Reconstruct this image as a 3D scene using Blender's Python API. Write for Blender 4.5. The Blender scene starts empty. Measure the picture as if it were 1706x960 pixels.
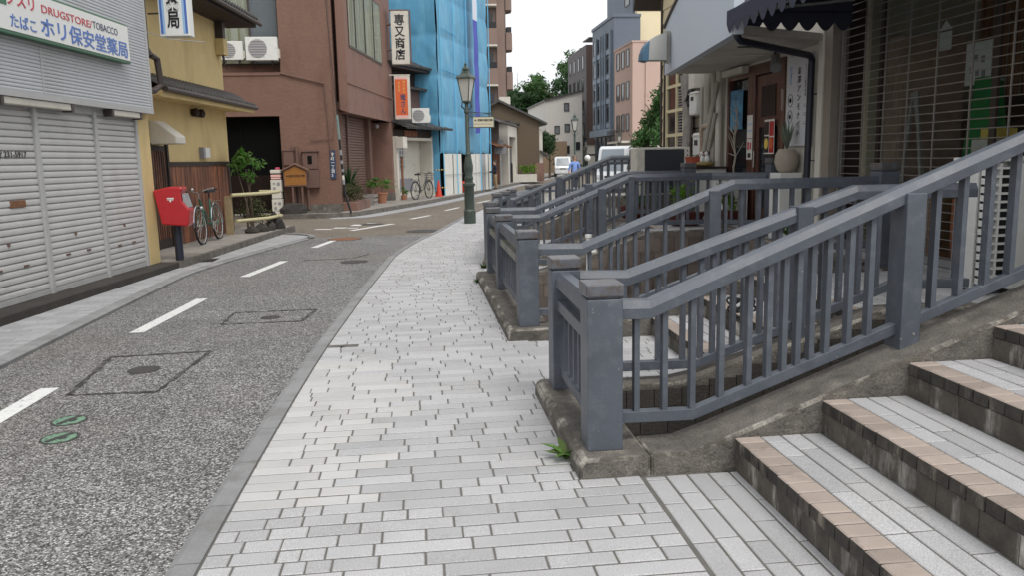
import bpy, bmesh, math, random
from mathutils import Vector, Matrix
random.seed(11)
SC = bpy.context.scene
COL = SC.collection
R_ = math.radians

# ---------------------------------------------------------------- materials
def nm(name):
    m = bpy.data.materials.new(name); m.use_nodes = True
    nt = m.node_tree
    return m, nt, nt.nodes['Principled BSDF']

def N(nt, typ, **kw):
    n = nt.nodes.new(typ)
    for k, v in kw.items():
        if k.startswith('i_'):
            key = k[2:]
            n.inputs[int(key) if key.isdigit() else key].default_value = v
        else:
            setattr(n, k, v)
    return n

def math_(nt, op, a, b=None):
    n = nt.nodes.new('ShaderNodeMath'); n.operation = op
    for i, x in enumerate((a, b)):
        if x is None: continue
        if isinstance(x, (int, float)): n.inputs[i].default_value = x
        else: nt.links.new(x, n.inputs[i])
    return n.outputs[0]

def maprange(nt, src, a, b, c, d):
    n = nt.nodes.new('ShaderNodeMapRange')
    nt.links.new(src, n.inputs[0])
    for i, x in enumerate((a, b, c, d)): n.inputs[i+1].default_value = x
    return n.outputs[0]

def noise(nt, vec, scale, detail=5, rough=.6, stretch=None):
    if stretch:
        mp = nt.nodes.new('ShaderNodeMapping'); mp.inputs['Scale'].default_value = stretch
        nt.links.new(vec, mp.inputs[0]); vec = mp.outputs[0]
    n = N(nt, 'ShaderNodeTexNoise', i_Scale=scale, i_Detail=detail, i_Roughness=rough)
    nt.links.new(vec, n.inputs['Vector'])
    return n.outputs[0]

def mixc(nt, fac, a, b):
    n = nt.nodes.new('ShaderNodeMix'); n.data_type = 'RGBA'
    if isinstance(fac, (int, float)): n.inputs[0].default_value = fac
    else: nt.links.new(fac, n.inputs[0])
    for i, x in ((6, a), (7, b)):
        if isinstance(x, (tuple, list)): n.inputs[i].default_value = (*x[:3], 1)
        else: nt.links.new(x, n.inputs[i])
    return n.outputs[2]

def M(name, c, r=.75, v=.14, s=4, b=0., bs=60, met=0, isl=0, c2=None, f=(.5, .65), s2=3, st2=None, speck=None, coat=0, chips=None):
    """base colour with two scales of real variation; c2 = stains/wear of another colour"""
    m, nt, p = nm(name)
    tc = nt.nodes.new('ShaderNodeTexCoord').outputs['Object']
    n1 = noise(nt, tc, s)
    val = maprange(nt, n1, .25, .75, 1-v, 1+v)
    if isl:
        g = nt.nodes.new('ShaderNodeNewGeometry').outputs['Random Per Island']
        val = math_(nt, 'MULTIPLY', val, maprange(nt, g, 0, 1, 1-isl, 1+isl))
    if speck:
        n3 = noise(nt, tc, speck[0], 2, .7)
        val = math_(nt, 'MULTIPLY', val, maprange(nt, n3, .3, .7, 1-speck[1], 1+speck[1]))
    col = c
    if c2:
        n2 = noise(nt, tc, s2, 7, .65, st2)
        col = mixc(nt, maprange(nt, n2, f[0], f[1], 0, 1), c, c2)
    hs = nt.nodes.new('ShaderNodeHueSaturation')
    if isinstance(col, tuple): hs.inputs['Color'].default_value = (*col, 1)
    else: nt.links.new(col, hs.inputs['Color'])
    nt.links.new(val, hs.inputs['Value'])
    out = hs.outputs[0]
    if chips:                      # small knocks and scuffs where another layer shows
        out = mixc(nt, maprange(nt, noise(nt, tc, chips[0], 3, .7), chips[1], chips[1]+.03, 0, .8), out, chips[2])
    nt.links.new(out, p.inputs['Base Color'])
    p.inputs['Metallic'].default_value = met
    p.inputs['Coat Weight'].default_value = coat
    nt.links.new(maprange(nt, n1, .2, .8, max(.05, r-.1), min(1, r+.1)), p.inputs['Roughness'])
    if b:
        bp = nt.nodes.new('ShaderNodeBump'); bp.inputs['Strength'].default_value = b
        bp.inputs['Distance'].default_value = .02
        nt.links.new(noise(nt, tc, bs, 4), bp.inputs['Height'])
        nt.links.new(bp.outputs[0], p.inputs['Normal'])
    return m

def m_asphalt(name, dark, mid, light, scale, tint=(1, 1, 1)):
    m, nt, p = nm(name)
    tc = nt.nodes.new('ShaderNodeTexCoord').outputs['Object']
    vo = N(nt, 'ShaderNodeTexVoronoi', i_Scale=scale)
    nt.links.new(tc, vo.inputs['Vector'])
    sep = nt.nodes.new('ShaderNodeSeparateColor'); nt.links.new(vo.outputs['Color'], sep.inputs[0])
    rp = nt.nodes.new('ShaderNodeValToRGB')
    e = rp.color_ramp.elements
    e[0].position = .12; e[0].color = (*dark, 1)
    e[1].position = 1.0; e[1].color = (*light, 1)
    x = e.new(.5); x.color = (*mid, 1)
    x = e.new(.82); x.color = tuple((mid[i]+light[i])/2 for i in range(3))+(1,)
    nt.links.new(sep.outputs[0], rp.inputs[0])
    big = noise(nt, tc, .9, 6, .6)
    med = noise(nt, tc, 7, 4, .6)
    warm = noise(nt, tc, .45, 3)
    v = math_(nt, 'MULTIPLY', maprange(nt, big, .3, .7, .82, 1.16), maprange(nt, med, .3, .7, .88, 1.1))
    edge = maprange(nt, vo.outputs['Distance'], .25, .62, 1.08, .45)
    v = math_(nt, 'MULTIPLY', v, edge)
    colw = mixc(nt, maprange(nt, warm, .5, .66, 0, .3), rp.outputs[0], (.17, .135, .105))
    hs = nt.nodes.new('ShaderNodeHueSaturation')
    nt.links.new(colw, hs.inputs['Color']); nt.links.new(v, hs.inputs['Value'])
    nt.links.new(hs.outputs[0], p.inputs['Base Color'])
    p.inputs['Roughness'].default_value = .85
    bp = nt.nodes.new('ShaderNodeBump'); bp.inputs['Strength'].default_value = .5; bp.inputs['Distance'].default_value = .006
    nt.links.new(math_(nt, 'MULTIPLY', vo.outputs['Distance'], -1.), bp.inputs['Height'])
    nt.links.new(bp.outputs[0], p.inputs['Normal'])
    return m

def m_glass(name, tint=(.02, .025, .03), mixf=.55, rough=.04):
    """window pane: part see-through, part mirror"""
    m, nt, p = nm(name)
    out = nt.nodes['Material Output']
    t = nt.nodes.new('ShaderNodeBsdfTransparent'); t.inputs[0].default_value = (.92, .95, .95, 1)
    p.inputs['Base Color'].default_value = (*tint, 1); p.inputs['Roughness'].default_value = rough
    mx = nt.nodes.new('ShaderNodeMixShader'); mx.inputs[0].default_value = mixf
    nt.links.new(t.outputs[0], mx.inputs[1]); nt.links.new(p.outputs[0], mx.inputs[2])
    nt.links.new(mx.outputs[0], out.inputs[0])
    return m

def m_leaf(name, c, isl=.45):
    m, nt, p = nm(name)
    g = nt.nodes.new('ShaderNodeNewGeometry').outputs['Random Per Island']
    hs = nt.nodes.new('ShaderNodeHueSaturation'); hs.inputs['Color'].default_value = (*c, 1)
    nt.links.new(maprange(nt, g, 0, 1, 1-isl, 1+isl), hs.inputs['Value'])
    nt.links.new(maprange(nt, g, 0, 1, .475, .52), hs.inputs['Hue'])
    nt.links.new(hs.outputs[0], p.inputs['Base Color'])
    p.inputs['Roughness'].default_value = .55
    tr = nt.nodes.new('ShaderNodeBsdfTranslucent'); nt.links.new(hs.outputs[0], tr.inputs[0])
    mx = nt.nodes.new('ShaderNodeMixShader'); mx.inputs[0].default_value = .3
    nt.links.new(p.outputs[0], mx.inputs[1]); nt.links.new(tr.outputs[0], mx.inputs[2])
    nt.links.new(mx.outputs[0], nt.nodes['Material Output'].inputs[0])
    return m

def m_flat(name, c, r=.5):
    m, nt, p = nm(name); p.inputs['Base Color'].default_value = (*c, 1); p.inputs['Roughness'].default_value = r
    return m

ASPH = m_asphalt('asphalt', (.07, .068, .067), (.22, .214, .208), (.62, .61, .59), 92)
ASPH2 = m_asphalt('asphalt_beige', (.16, .13, .10), (.25, .21, .165), (.36, .32, .26), 60)
GRAN = M('granite', (.395, .39, .393), .7, .07, 2.2, isl=.13, speck=(230, .42), b=.15, bs=200, c2=(.36, .35, .335), f=(.55, .8), s2=1.3)
GRAN2 = M('granite_new', (.455, .446, .433), .7, .06, 3, isl=.08, speck=(240, .15), b=.1, bs=200, c2=(.46, .44, .40), f=(.6, .8), s2=2.5)
GRAN3 = M('granite_small', (.33, .33, .335), .75, .1, 3, isl=.12, speck=(150, .2))
PINKT = M('nosing_tile', (.335, .275, .235), .7, .08, 8, isl=.2, speck=(200, .12), c2=(.22, .19, .165), f=(.58, .75), s2=9)
JOINT = M('joint_mortar', (.12, .114, .102), .95, .25, 12, c2=(.09, .10, .05), f=(.6, .7), s2=4)
RISER = M('stained_riser', (.095, .083, .068), .9, .5, 9, isl=.25, b=.5, bs=90, c2=(.40, .38, .34), f=(.53, .66), s2=3.6, st2=(1, 1, .3))
NOSEF = M('stained_nosing', (.05, .044, .037), .9, .5, 12, isl=.3, b=.4, bs=90, c2=(.2, .17, .14), f=(.55, .7), s2=8, st2=(1, 1, .3))
CONC = M('weathered_concrete', (.13, .117, .102), .9, .5, 6, b=.7, bs=60, c2=(.22, .20, .17), f=(.57, .72), s2=4.5, speck=(110, .35))
CONCW = M('worn_edge_concrete', (.10, .088, .073), .9, .4, 9, b=.7, bs=90, c2=(.36, .335, .29), f=(.47, .62), s2=5, speck=(120, .3))
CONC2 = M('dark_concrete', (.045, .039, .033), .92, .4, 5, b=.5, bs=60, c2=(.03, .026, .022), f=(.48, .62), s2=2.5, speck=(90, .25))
WELL = M('brown_block', (.155, .125, .105), .85, .2, 5, isl=.22, b=.3, bs=80, c2=(.075, .06, .052), f=(.5, .64), s2=3, st2=(1, 1, .3))
KERB = M('kerb_stone', (.24, .24, .24), .8, .14, 5, b=.25, bs=120, speck=(220, .15), isl=.1, c2=(.17, .165, .155), f=(.5, .7), s2=3)
PAVE = M('pale_concrete', (.27, .25, .225), .9, .18, 3, b=.2, bs=80, speck=(120, .15), c2=(.15, .135, .115), f=(.5, .7), s2=1.4)
RAIL = M('rail_paint', (.080, .091, .110), .46, .2, 3.5, speck=(150, .09), chips=(26, .71, (.24, .24, .235)), c2=(.125, .137, .155), f=(.5, .78), s2=11, b=.05, bs=120)
RAILC = M('rail_cap_worn', (.105, .11, .125), .4, .2, 16, chips=(30, .68, (.10, .055, .035)), c2=(.09, .075, .068), f=(.45, .6), s2=18)
WHITEP = M('road_paint', (.66, .66, .64), .8, .1, 30, c2=(.32, .31, .30), f=(.55, .7), s2=22, speck=(120, .15))
IRON = M('cast_iron', (.055, .05, .048), .6, .3, 30, b=.5, bs=200)
PATCH = M('bitumen_seal', (.035, .032, .03), .75, .3, 20, b=.4, bs=150, c2=(.13, .125, .12), f=(.5, .62), s2=14)
GREENPL = M('green_cover', (.155, .27, .18), .6, .25, 20, c2=(.06, .09, .07), f=(.5, .65), s2=30)
RUST = M('rust_iron', (.20, .09, .045), .85, .3, 20)
GALV = M('galvanised', (.40, .41, .42), .4, .08, 6, met=.55)
SHUT = M('shutter_slats', (.52, .515, .50), .5, .07, 3, c2=(.47, .45, .42), f=(.55, .75), s2=2.2, st2=(1, 1, .25))
SHUTF = M('shutter_frame', (.42, .42, .415), .45, .1, 5)
CLAD = M('metal_cladding', (.48, .49, .51), .42, .05, 1.3, c2=(.41, .415, .42), f=(.5, .75), s2=.9, st2=(1, 1, .3))
YELL = M('yellow_plaster', (.62, .475, .23), .9, .08, 2, b=.15, bs=90, c2=(.46, .34, .16), f=(.5, .75), s2=1.6, st2=(1, 1, .3))
BROWN = M('brown_stucco', (.19, .108, .08), .9, .1, 2.5, b=1., bs=9, c2=(.15, .08, .058), f=(.5, .7), s2=1.4, st2=(1, 1, .35))
BROWN2 = M('brown_panel', (.20, .11, .083), .7, .06, 2, c2=(.125, .072, .058), f=(.5, .7), s2=1)
BROWNP = M('brown_paint', (.14, .08, .062), .6, .1, 6)
BROWNL = M('brown_shutter', (.15, .084, .066), .5, .08, 4)
WOOD = M('dark_cedar', (.085, .034, .02), .7, .35, 6, c2=(.30, .11, .05), f=(.42, .62), s2=9, st2=(1.5, 1.5, .1), isl=.25)
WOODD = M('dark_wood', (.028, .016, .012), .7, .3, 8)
DOORW = M('door_wood', (.07, .024, .015), .4, .25, 6, c2=(.11, .045, .028), f=(.45, .65), s2=8, st2=(1, 1, .12), coat=.3)
TILE = M('roof_tile', (.055, .053, .052), .5, .3, 6, isl=.2)
GUTTER = M('brown_gutter', (.06, .045, .04), .5, .15, 6)
# mortar, rooms and doors that return almost no light
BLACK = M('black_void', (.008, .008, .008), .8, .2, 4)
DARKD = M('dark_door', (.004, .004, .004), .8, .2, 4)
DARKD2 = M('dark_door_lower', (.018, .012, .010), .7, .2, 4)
WHITE = M('white_enamel', (.66, .66, .63), .45, .06, 6, c2=(.5, .49, .45), f=(.6, .8), s2=4)
OFFW = M('off_white', (.60, .57, .50), .6, .08, 4, c2=(.45, .42, .36), f=(.55, .75), s2=3)
SIGNW = m_flat('sign_white', (.74, .75, .72), .35)
SIGNG = m_flat('sign_green', (.03, .13, .06), .4)
SIGNB = m_flat('sign_blue', (.07, .16, .47), .4)
SIGNDB = m_flat('sign_dark_blue', (.03, .05, .11), .4)
SIGNR = m_flat('sign_red', (.5, .04, .06), .4)
SIGNK = m_flat('sign_black', (.012, .012, .014), .4)
SIGNO = M('sign_orange', (.62, .11, .025), .4, .05, 5)
SIGNP = m_flat('sign_pink', (.70, .42, .38), .4)
SIGNY = m_flat('sign_yellow', (.75, .55, .12), .4)
SIGNGR = m_flat('sign_grey', (.25, .25, .27), .5)
SKYB = m_flat('sign_pale_blue', (.3, .5, .75), .4)
REDP = M('post_red', (.42, .012, .018), .38, .08, 6, coat=.25)
NAVY = M('navy_post', (.015, .018, .032), .45, .1, 8)
BLUES = M('blue_sheet', (.10, .32, .50), .55, .1, 2, c2=(.16, .41, .58), f=(.45, .7), s2=1.5, st2=(1, 1, .4))
BLUEL = M('blue_sheet_light', (.12, .45, .68), .55, .08, 3)
BANW = m_flat('banner_white', (.62, .66, .74), .6)
BANP = m_flat('banner_violet', (.05, .07, .40), .6)
FENW = M('hoarding_panel', (.66, .65, .60), .5, .05, 3, c2=(.55, .53, .47), f=(.55, .75), s2=2)
LAMPG = M('lamp_green', (.045, .062, .05), .5, .25, 14, c2=(.12, .13, .11), f=(.6, .75), s2=9)
LAMPGL = M('lamp_milk_glass', (.50, .49, .45), .3, .06, 5)
POTT = M('terracotta', (.33, .15, .085), .8, .15, 10)
POTR = M('red_planter', (.11, .025, .018), .5, .12, 8)
LEAF = m_leaf('leaf', (.055, .13, .03))
LEAFB = m_leaf('leaf_bright', (.085, .20, .03))
LEAFD = m_leaf('leaf_dark', (.03, .075, .022))
LEAFH = m_leaf('leaf_hedge', (.075, .085, .03))
LEAFY = m_leaf('leaf_yellow_green', (.14, .27, .025))
LEAFS = m_leaf('leaf_silver', (.17, .22, .16), .25)
BARK = M('bark', (.10, .075, .055), .9, .3, 12, b=.6, bs=40)
ROCK = M('dark_rock', (.032, .028, .026), .9, .35, 5, b=.8, bs=14)
RUBBER = m_flat('rubber', (.014, .014, .015), .7)
CHROME = M('chrome', (.55, .55, .55), .25, .1, 8, met=.9)
BIKEG = M('bike_green', (.01, .10, .06), .3, .1, 8, coat=.4)
BIKEK = M('bike_black', (.02, .02, .022), .35, .1, 8, coat=.3)
GLASSD = m_glass('glass_dark', (.02, .024, .03), .6)
GLASSC = m_glass('glass_clear', (.05, .06, .07), .14)
CURT = M('curtain', (.62, .58, .47), .9, .12, 3, c2=(.36, .31, .18), f=(.45, .65), s2=7, st2=(1, 1, .03))
ALU = M('aluminium', (.32, .31, .29), .4, .1, 6, met=.5)
DKALU = M('bronze_frame', (.045, .035, .03), .45, .1, 6)
CANV = M('navy_canvas', (.03, .033, .055), .8, .15, 6, b=.2, bs=200)
FASC = M('fascia_paint', (.545, .59, .65), .5, .04, 1.5, c2=(.48, .52, .57), f=(.5, .8), s2=1.2, st2=(1, 1, .4))
WWALL = M('white_plaster', (.56, .53, .47), .85, .06, 2, b=.1, bs=100, c2=(.44, .41, .35), f=(.55, .78), s2=1.5, st2=(1, 1, .4))
CREAMS = M('cream_siding', (.62, .54, .35), .8, .06, 2)
PIPE = M('pipe_grey', (.34, .32, .28), .6, .12, 8)
LOG = M('grey_log', (.25, .23, .21), .85, .25, 8, b=.6, bs=25)
CARDB = M('cardboard', (.27, .15, .075), .8, .12, 6)
CLOTHG = M('green_cloth', (.01, .16, .035), .85, .15, 8)
PAPER = m_flat('paper', (.7, .68, .63), .8)
SKIN = M('skin', (.42, .24, .17), .55, .06, 10)
LEAFW = m_leaf('leaf_weed', (.13, .23, .05))
HAIRK = m_flat('hair_dark', (.02, .017, .015), .6)
HAIRG = m_flat('hair_grey', (.16, .13, .11), .6)
CLB = M('blue_shirt', (.20, .32, .68), .85, .08, 12)
CLN = M('navy_shirt', (.02, .022, .035), .85, .1, 12)
CLK = M('khaki_trousers', (.30, .21, .12), .85, .1, 12)
CLD = M('dark_trousers', (.035, .04, .055), .85, .1, 12)
CONE = M('cone_red', (.55, .045, .02), .5, .08, 8)
CARW = M('car_white', (.62, .63, .64), .25, .03, 3, coat=.5)
TRIMK = m_flat('black_trim', (.02, .02, .022), .5)
HEADL = m_flat('headlamp', (.6, .62, .65), .1)
TAILR = m_flat('tail_red', (.45, .02, .02), .3)
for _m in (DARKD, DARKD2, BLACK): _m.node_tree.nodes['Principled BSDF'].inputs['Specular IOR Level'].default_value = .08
EARTH = M('earth', (.07, .055, .04), .95, .3, 8)

# ---------------------------------------------------------------- mesh builder
class MB:
    ymap = None
    def __init__(s): s.v = []; s.f = []; s.mi = []
    def add(s, vs, fs, m=0):
        o = len(s.v); s.v += [tuple(v) for v in vs]
        for f in fs: s.f.append([o+i for i in f]); s.mi.append(m)
        return s
    def box(s, x0, x1, y0, y1, z0, z1, m=0):
        x0, x1 = min(x0, x1), max(x0, x1); y0, y1 = min(y0, y1), max(y0, y1); z0, z1 = min(z0, z1), max(z0, z1)
        v = [(x, y, z) for z in (z0, z1) for x, y in ((x0, y0), (x1, y0), (x1, y1), (x0, y1))]
        return s.add(v, [(3, 2, 1, 0), (4, 5, 6, 7), (0, 1, 5, 4), (1, 2, 6, 5), (2, 3, 7, 6), (3, 0, 4, 7)], m)
    def obox(s, c, ax, hx, hy, z0, z1, m=0):
        """box turned about z by ax (radians)"""
        ca, sa = math.cos(ax), math.sin(ax); v = []
        for z in (z0, z1):
            for x, y in ((-hx, -hy), (hx, -hy), (hx, hy), (-hx, hy)):
                v.append((c[0]+ca*x-sa*y, c[1]+sa*x+ca*y, z))
        return s.add(v, [(3, 2, 1, 0), (4, 5, 6, 7), (0, 1, 5, 4), (1, 2, 6, 5), (2, 3, 7, 6), (3, 0, 4, 7)], m)
    def prism(s, poly, ax, a, b, m=0):
        """extrude a 2-D outline along axis ax from a to b (ax x: (y,z), y: (x,z), z: (x,y))"""
        n = len(poly)
        def P(p, t): return {'x': (t, p[0], p[1]), 'y': (p[0], t, p[1]), 'z': (p[0], p[1], t)}[ax]
        v = [P(p, a) for p in poly]+[P(p, b) for p in poly]
        return s.add(v, [tuple(range(n))[::-1], tuple(range(n, 2*n))]+[(i, (i+1) % n, n+(i+1) % n, n+i) for i in range(n)], m)
    def tube(s, pts, r, n=8, m=0, cap=True):
        pts = [Vector(p) for p in pts]; o = len(s.v); k = len(pts)
        rs = r if isinstance(r, (list, tuple)) else [r]*k
        prev = None
        for i, p in enumerate(pts):
            d = (pts[min(i+1, k-1)]-pts[max(i-1, 0)]).normalized()
            if prev is None:
                a = Vector((0, 0, 1)) if abs(d.z) < .9 else Vector((1, 0, 0))
            else: a = prev
            u = (a-d*a.dot(d)).normalized(); w = d.cross(u); prev = u
            for j in range(n):
                t = 2*math.pi*j/n
                s.v.append(tuple(p+(u*math.cos(t)+w*math.sin(t))*rs[i]))
        for i in range(k-1):
            for j in range(n):
                s.f.append([o+i*n+j, o+i*n+(j+1) % n, o+(i+1)*n+(j+1) % n, o+(i+1)*n+j]); s.mi.append(m)
        if cap:
            s.f.append([o+j for j in range(n)][::-1]); s.mi.append(m)
            s.f.append([o+(k-1)*n+j for j in range(n)]); s.mi.append(m)
        return s
    def lathe(s, prof, n=16, c=(0, 0), m=0, sides=None, rot=0):
        o = len(s.v)
        for r, z in prof:
            for j in range(n):
                t = 2*math.pi*j/n+rot
                s.v.append((c[0]+r*math.cos(t), c[1]+r*math.sin(t), z))
        for i in range(len(prof)-1):
            for j in range(n):
                s.f.append([o+i*n+j, o+i*n+(j+1) % n, o+(i+1)*n+(j+1) % n, o+(i+1)*n+j]); s.mi.append(m)
        s.f.append([o+j for j in range(n)][::-1]); s.mi.append(m)
        s.f.append([o+(len(prof)-1)*n+j for j in range(n)]); s.mi.append(m)
        return s
    def ball(s, c, r, n=12, k=8, m=0):
        rx, ry, rz = r if isinstance(r, tuple) else (r, r, r)
        o = len(s.v)
        for i in range(k+1):
            a = math.pi*i/k
            rr = max(math.sin(a), .02)
            for j in range(n):
                t = 2*math.pi*j/n
                s.v.append((c[0]+rx*rr*math.cos(t), c[1]+ry*rr*math.sin(t), c[2]-rz*math.cos(a)))
        for i in range(k):
            for j in range(n):
                s.f.append([o+i*n+j, o+i*n+(j+1) % n, o+(i+1)*n+(j+1) % n, o+(i+1)*n+j]); s.mi.append(m)
        return s
    def grid(s, fn, nu, nv, m=0):
        o = len(s.v)
        for i in range(nu+1):
            for j in range(nv+1): s.v.append(tuple(fn(i/nu, j/nv)))
        for i in range(nu):
            for j in range(nv):
                a = o+i*(nv+1)+j
                s.f.append([a, a+nv+1, a+nv+2, a+1]); s.mi.append(m)
        return s
    def sweep(s, prof, path, m=0):
        """profile (across, up) carried along a path; vertical cuts, mitred in plan"""
        k = len(path); n = len(prof); o = len(s.v)
        P = [Vector(p) for p in path]
        for i, p in enumerate(P):
            d0 = (P[i]-P[i-1]) if i else (P[1]-P[0]); d1 = (P[i+1]-P[i]) if i < k-1 else d0
            d0 = Vector((d0.x, d0.y, 0)).normalized(); d1 = Vector((d1.x, d1.y, 0)).normalized()
            t = (d0+d1).normalized(); sc = 1/max(.4, t.dot(d0))
            nn = Vector((-t.y, t.x, 0))*sc
            for u, w in prof: s.v.append((p.x+nn.x*u, p.y+nn.y*u, p.z+w))
        for i in range(k-1):
            for j in range(n):
                s.f.append([o+i*n+j, o+i*n+(j+1) % n, o+(i+1)*n+(j+1) % n, o+(i+1)*n+j]); s.mi.append(m)
        s.f.append([o+j for j in range(n)]); s.mi.append(m)
        s.f.append([o+(k-1)*n+j for j in range(n)][::-1]); s.mi.append(m)
        return s
    def build(s, name, mats, parent=None, smooth=False, bevel=0, world=False, loc=None, wear=-1):
        me = bpy.data.meshes.new(name)
        vs = s.v
        if world and MB.ymap: vs = [(x, MB.ymap(y) if x > 4.5 else y, z) for x, y, z in vs]
        if world and parent is not None:
            inv = wm(parent).inverted(); vs = [tuple(inv @ Vector(v)) for v in vs]
        me.from_pydata(vs, [], s.f)
        if not isinstance(mats, (list, tuple)): mats = [mats]
        for m in mats: me.materials.append(m)
        me.polygons.foreach_set('material_index', s.mi)
        bm = bmesh.new(); bm.from_mesh(me); bmesh.ops.recalc_face_normals(bm, faces=bm.faces); bm.to_mesh(me); bm.free()
        if smooth:
            me.polygons.foreach_set('use_smooth', [True]*len(me.polygons))
            if smooth != 'all' and hasattr(me, 'set_sharp_from_angle'): me.set_sharp_from_angle(angle=R_(40))
        me.update()
        o = bpy.data.objects.new(name, me); COL.objects.link(o)
        if parent is not None: o.parent = parent
        if bevel:
            b = o.modifiers.new('edge', 'BEVEL'); b.width = bevel; b.material = wear; b.segments = 2; b.limit_method = 'ANGLE'; b.angle_limit = R_(40)
        return o

def wm(o):
    m = o.matrix_basis.copy()
    while o.parent is not None:
        o = o.parent; m = o.matrix_basis @ m
    return m

def tag(o, label, cat, group=None, kind=None):
    if label: o['label'] = label
    if cat: o['category'] = cat
    if group: o['group'] = group
    if kind: o['kind'] = kind
    return o

def thing(name, label, cat, loc=(0, 0, 0), rz=0, group=None):
    o = bpy.data.objects.new(name, None); COL.objects.link(o)
    o.empty_display_size = .2
    o.location = loc; o.rotation_euler = (0, 0, rz)
    return tag(o, label, cat, group)

def struct(name, mb, mats, label=None, **kw):
    o = mb.build(name, mats, **kw); o['kind'] = 'structure'
    o['label'] = label or name.replace('_', ' '); o['category'] = name.replace('_', ' ')
    return o

def dup(root, loc, rz=None, label=None, group=None):
    r = root.copy(); COL.objects.link(r); r.location = loc
    if rz is not None: r.rotation_euler = (0, 0, rz)
    if label: r['label'] = label
    if group: r['group'] = group
    def rec(src, dst):
        for ch in [o for o in COL.objects if o.parent == src]:
            c = ch.copy(); COL.objects.link(c); c.parent = dst; rec(ch, c)
    rec(root, r)
    return r

def text(name, body, mat, origin, xdir, updir, w, h, parent=None, world=True, ext=.002, line=1.0, off=0.):
    """lettering as a mesh fitted to a w x h rectangle whose lower left corner is origin"""
    cu = bpy.data.curves.new(name, 'FONT'); cu.body = body; cu.resolution_u = 3; cu.extrude = .01
    cu.space_line = line; cu.align_x = 'LEFT'; cu.offset = off
    o = bpy.data.objects.new(name, cu); COL.objects.link(o)
    bpy.context.view_layer.update()
    dg = bpy.context.evaluated_depsgraph_get()
    me = bpy.data.meshes.new_from_object(o.evaluated_get(dg))
    bpy.data.objects.remove(o); bpy.data.curves.remove(cu)
    xs = [v.co.x for v in me.vertices]; ys = [v.co.y for v in me.vertices]
    x0, x1, y0, y1 = min(xs), max(xs), min(ys), max(ys)
    X = Vector(xdir).normalized(); U = Vector(updir).normalized(); Nn = X.cross(U)
    O = Vector(origin)
    if world and MB.ymap and O.x > 4.5: O.y = MB.ymap(O.y)
    inv = wm(parent).inverted() if (parent is not None and world) else Matrix()
    for v in me.vertices:
        c = v.co
        v.co = inv @ (O+X*((c.x-x0)/(x1-x0)*w)+U*((c.y-y0)/(y1-y0)*h)+Nn*(c.z/.01*ext))
    me.materials.clear(); me.materials.append(mat); me.name = name
    t = bpy.data.objects.new(name, me); COL.objects.link(t)
    if parent is not None: t.parent = parent
    return t

def lerp(path, x):
    for (a, za), (b, zb) in zip(path, path[1:]):
        if a <= x <= b: return za+(zb-za)*(x-a)/(b-a)
    return path[0][1] if x < path[0][0] else path[-1][1]

def leaves(mb, c, rad, n, size, m=0, rng=random, clump=None, flat=0., aspect=.5):
    """leaf-sized faces gathered in uneven clumps through an ellipsoid"""
    k = clump or max(4, n//45)
    cl = []
    for _ in range(k):
        while True:
            p = Vector((rng.uniform(-1, 1), rng.uniform(-1, 1), rng.uniform(-1, 1)))
            if p.length <= 1: break
        p = p*(.55+.45*rng.random())
        cl.append((p, rng.uniform(.22, .5)))
    for _ in range(n):
        p, cr = rng.choice(cl)
        d = Vector((rng.gauss(0, 1), rng.gauss(0, 1), rng.gauss(0, 1)))*cr*.5
        q = p+d
        pos = Vector((c[0]+q.x*rad[0], c[1]+q.y*rad[1], c[2]+q.z*rad[2]))
        s = size*rng.uniform(.6, 1.35)
        nrm = Vector((rng.gauss(0, 1), rng.gauss(0, 1), rng.gauss(flat, .8))).normalized()
        a = nrm.orthogonal().normalized()
        a = Matrix.Rotation(rng.uniform(0, 6.28), 3, nrm) @ a
        b = nrm.cross(a)*aspect
        bend = nrm*s*.12
        mb.add([pos-a*s, pos+b*s*.55-a*s*.1+bend, pos+a*s, pos-b*s*.55-a*s*.1+bend], [(0, 1, 2, 3)], m)
    return mb
# ---------------------------------------------------------------- ground
def curve(pts):
    """smooth x(y) through given points"""
    def f(y):
        if y <= pts[0][0]: return pts[0][1]
        for i in range(len(pts)-1):
            (a, p), (b, q) = pts[i], pts[i+1]
            if a <= y <= b:
                m0 = (q-(pts[i-1][1] if i else p))/((b-(pts[i-1][0] if i else a)) or 1)
                m1 = ((pts[i+2][1] if i+2 < len(pts) else q)-p)/(((pts[i+2][0] if i+2 < len(pts) else b)-a) or 1)
                t = (y-a)/(b-a); h = b-a
                return (2*t**3-3*t*t+1)*p+(t**3-2*t*t+t)*h*m0+(-2*t**3+3*t*t)*q+(t**3-t*t)*h*m1
        return pts[-1][1]
    return f
KX = curve([(-3, -1.13), (3.3, -1.126), (4.94, -1.105), (7.07, -1.047), (9, -.95), (11.1, -.823), (13, -.69), (15, -.536), (17.5, -.13),
            (19.86, .403), (22, .8), (26.27, 1.676), (32, 3.1), (40, 6), (55, 12.5)])
LX = curve([(-3, -3.69), (13, -3.69), (14.5, -3.5), (16.3, -3.14), (18, -2.75), (19.0, -2.5), (19.5, -2.42)])
ROAD = -.035

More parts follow.
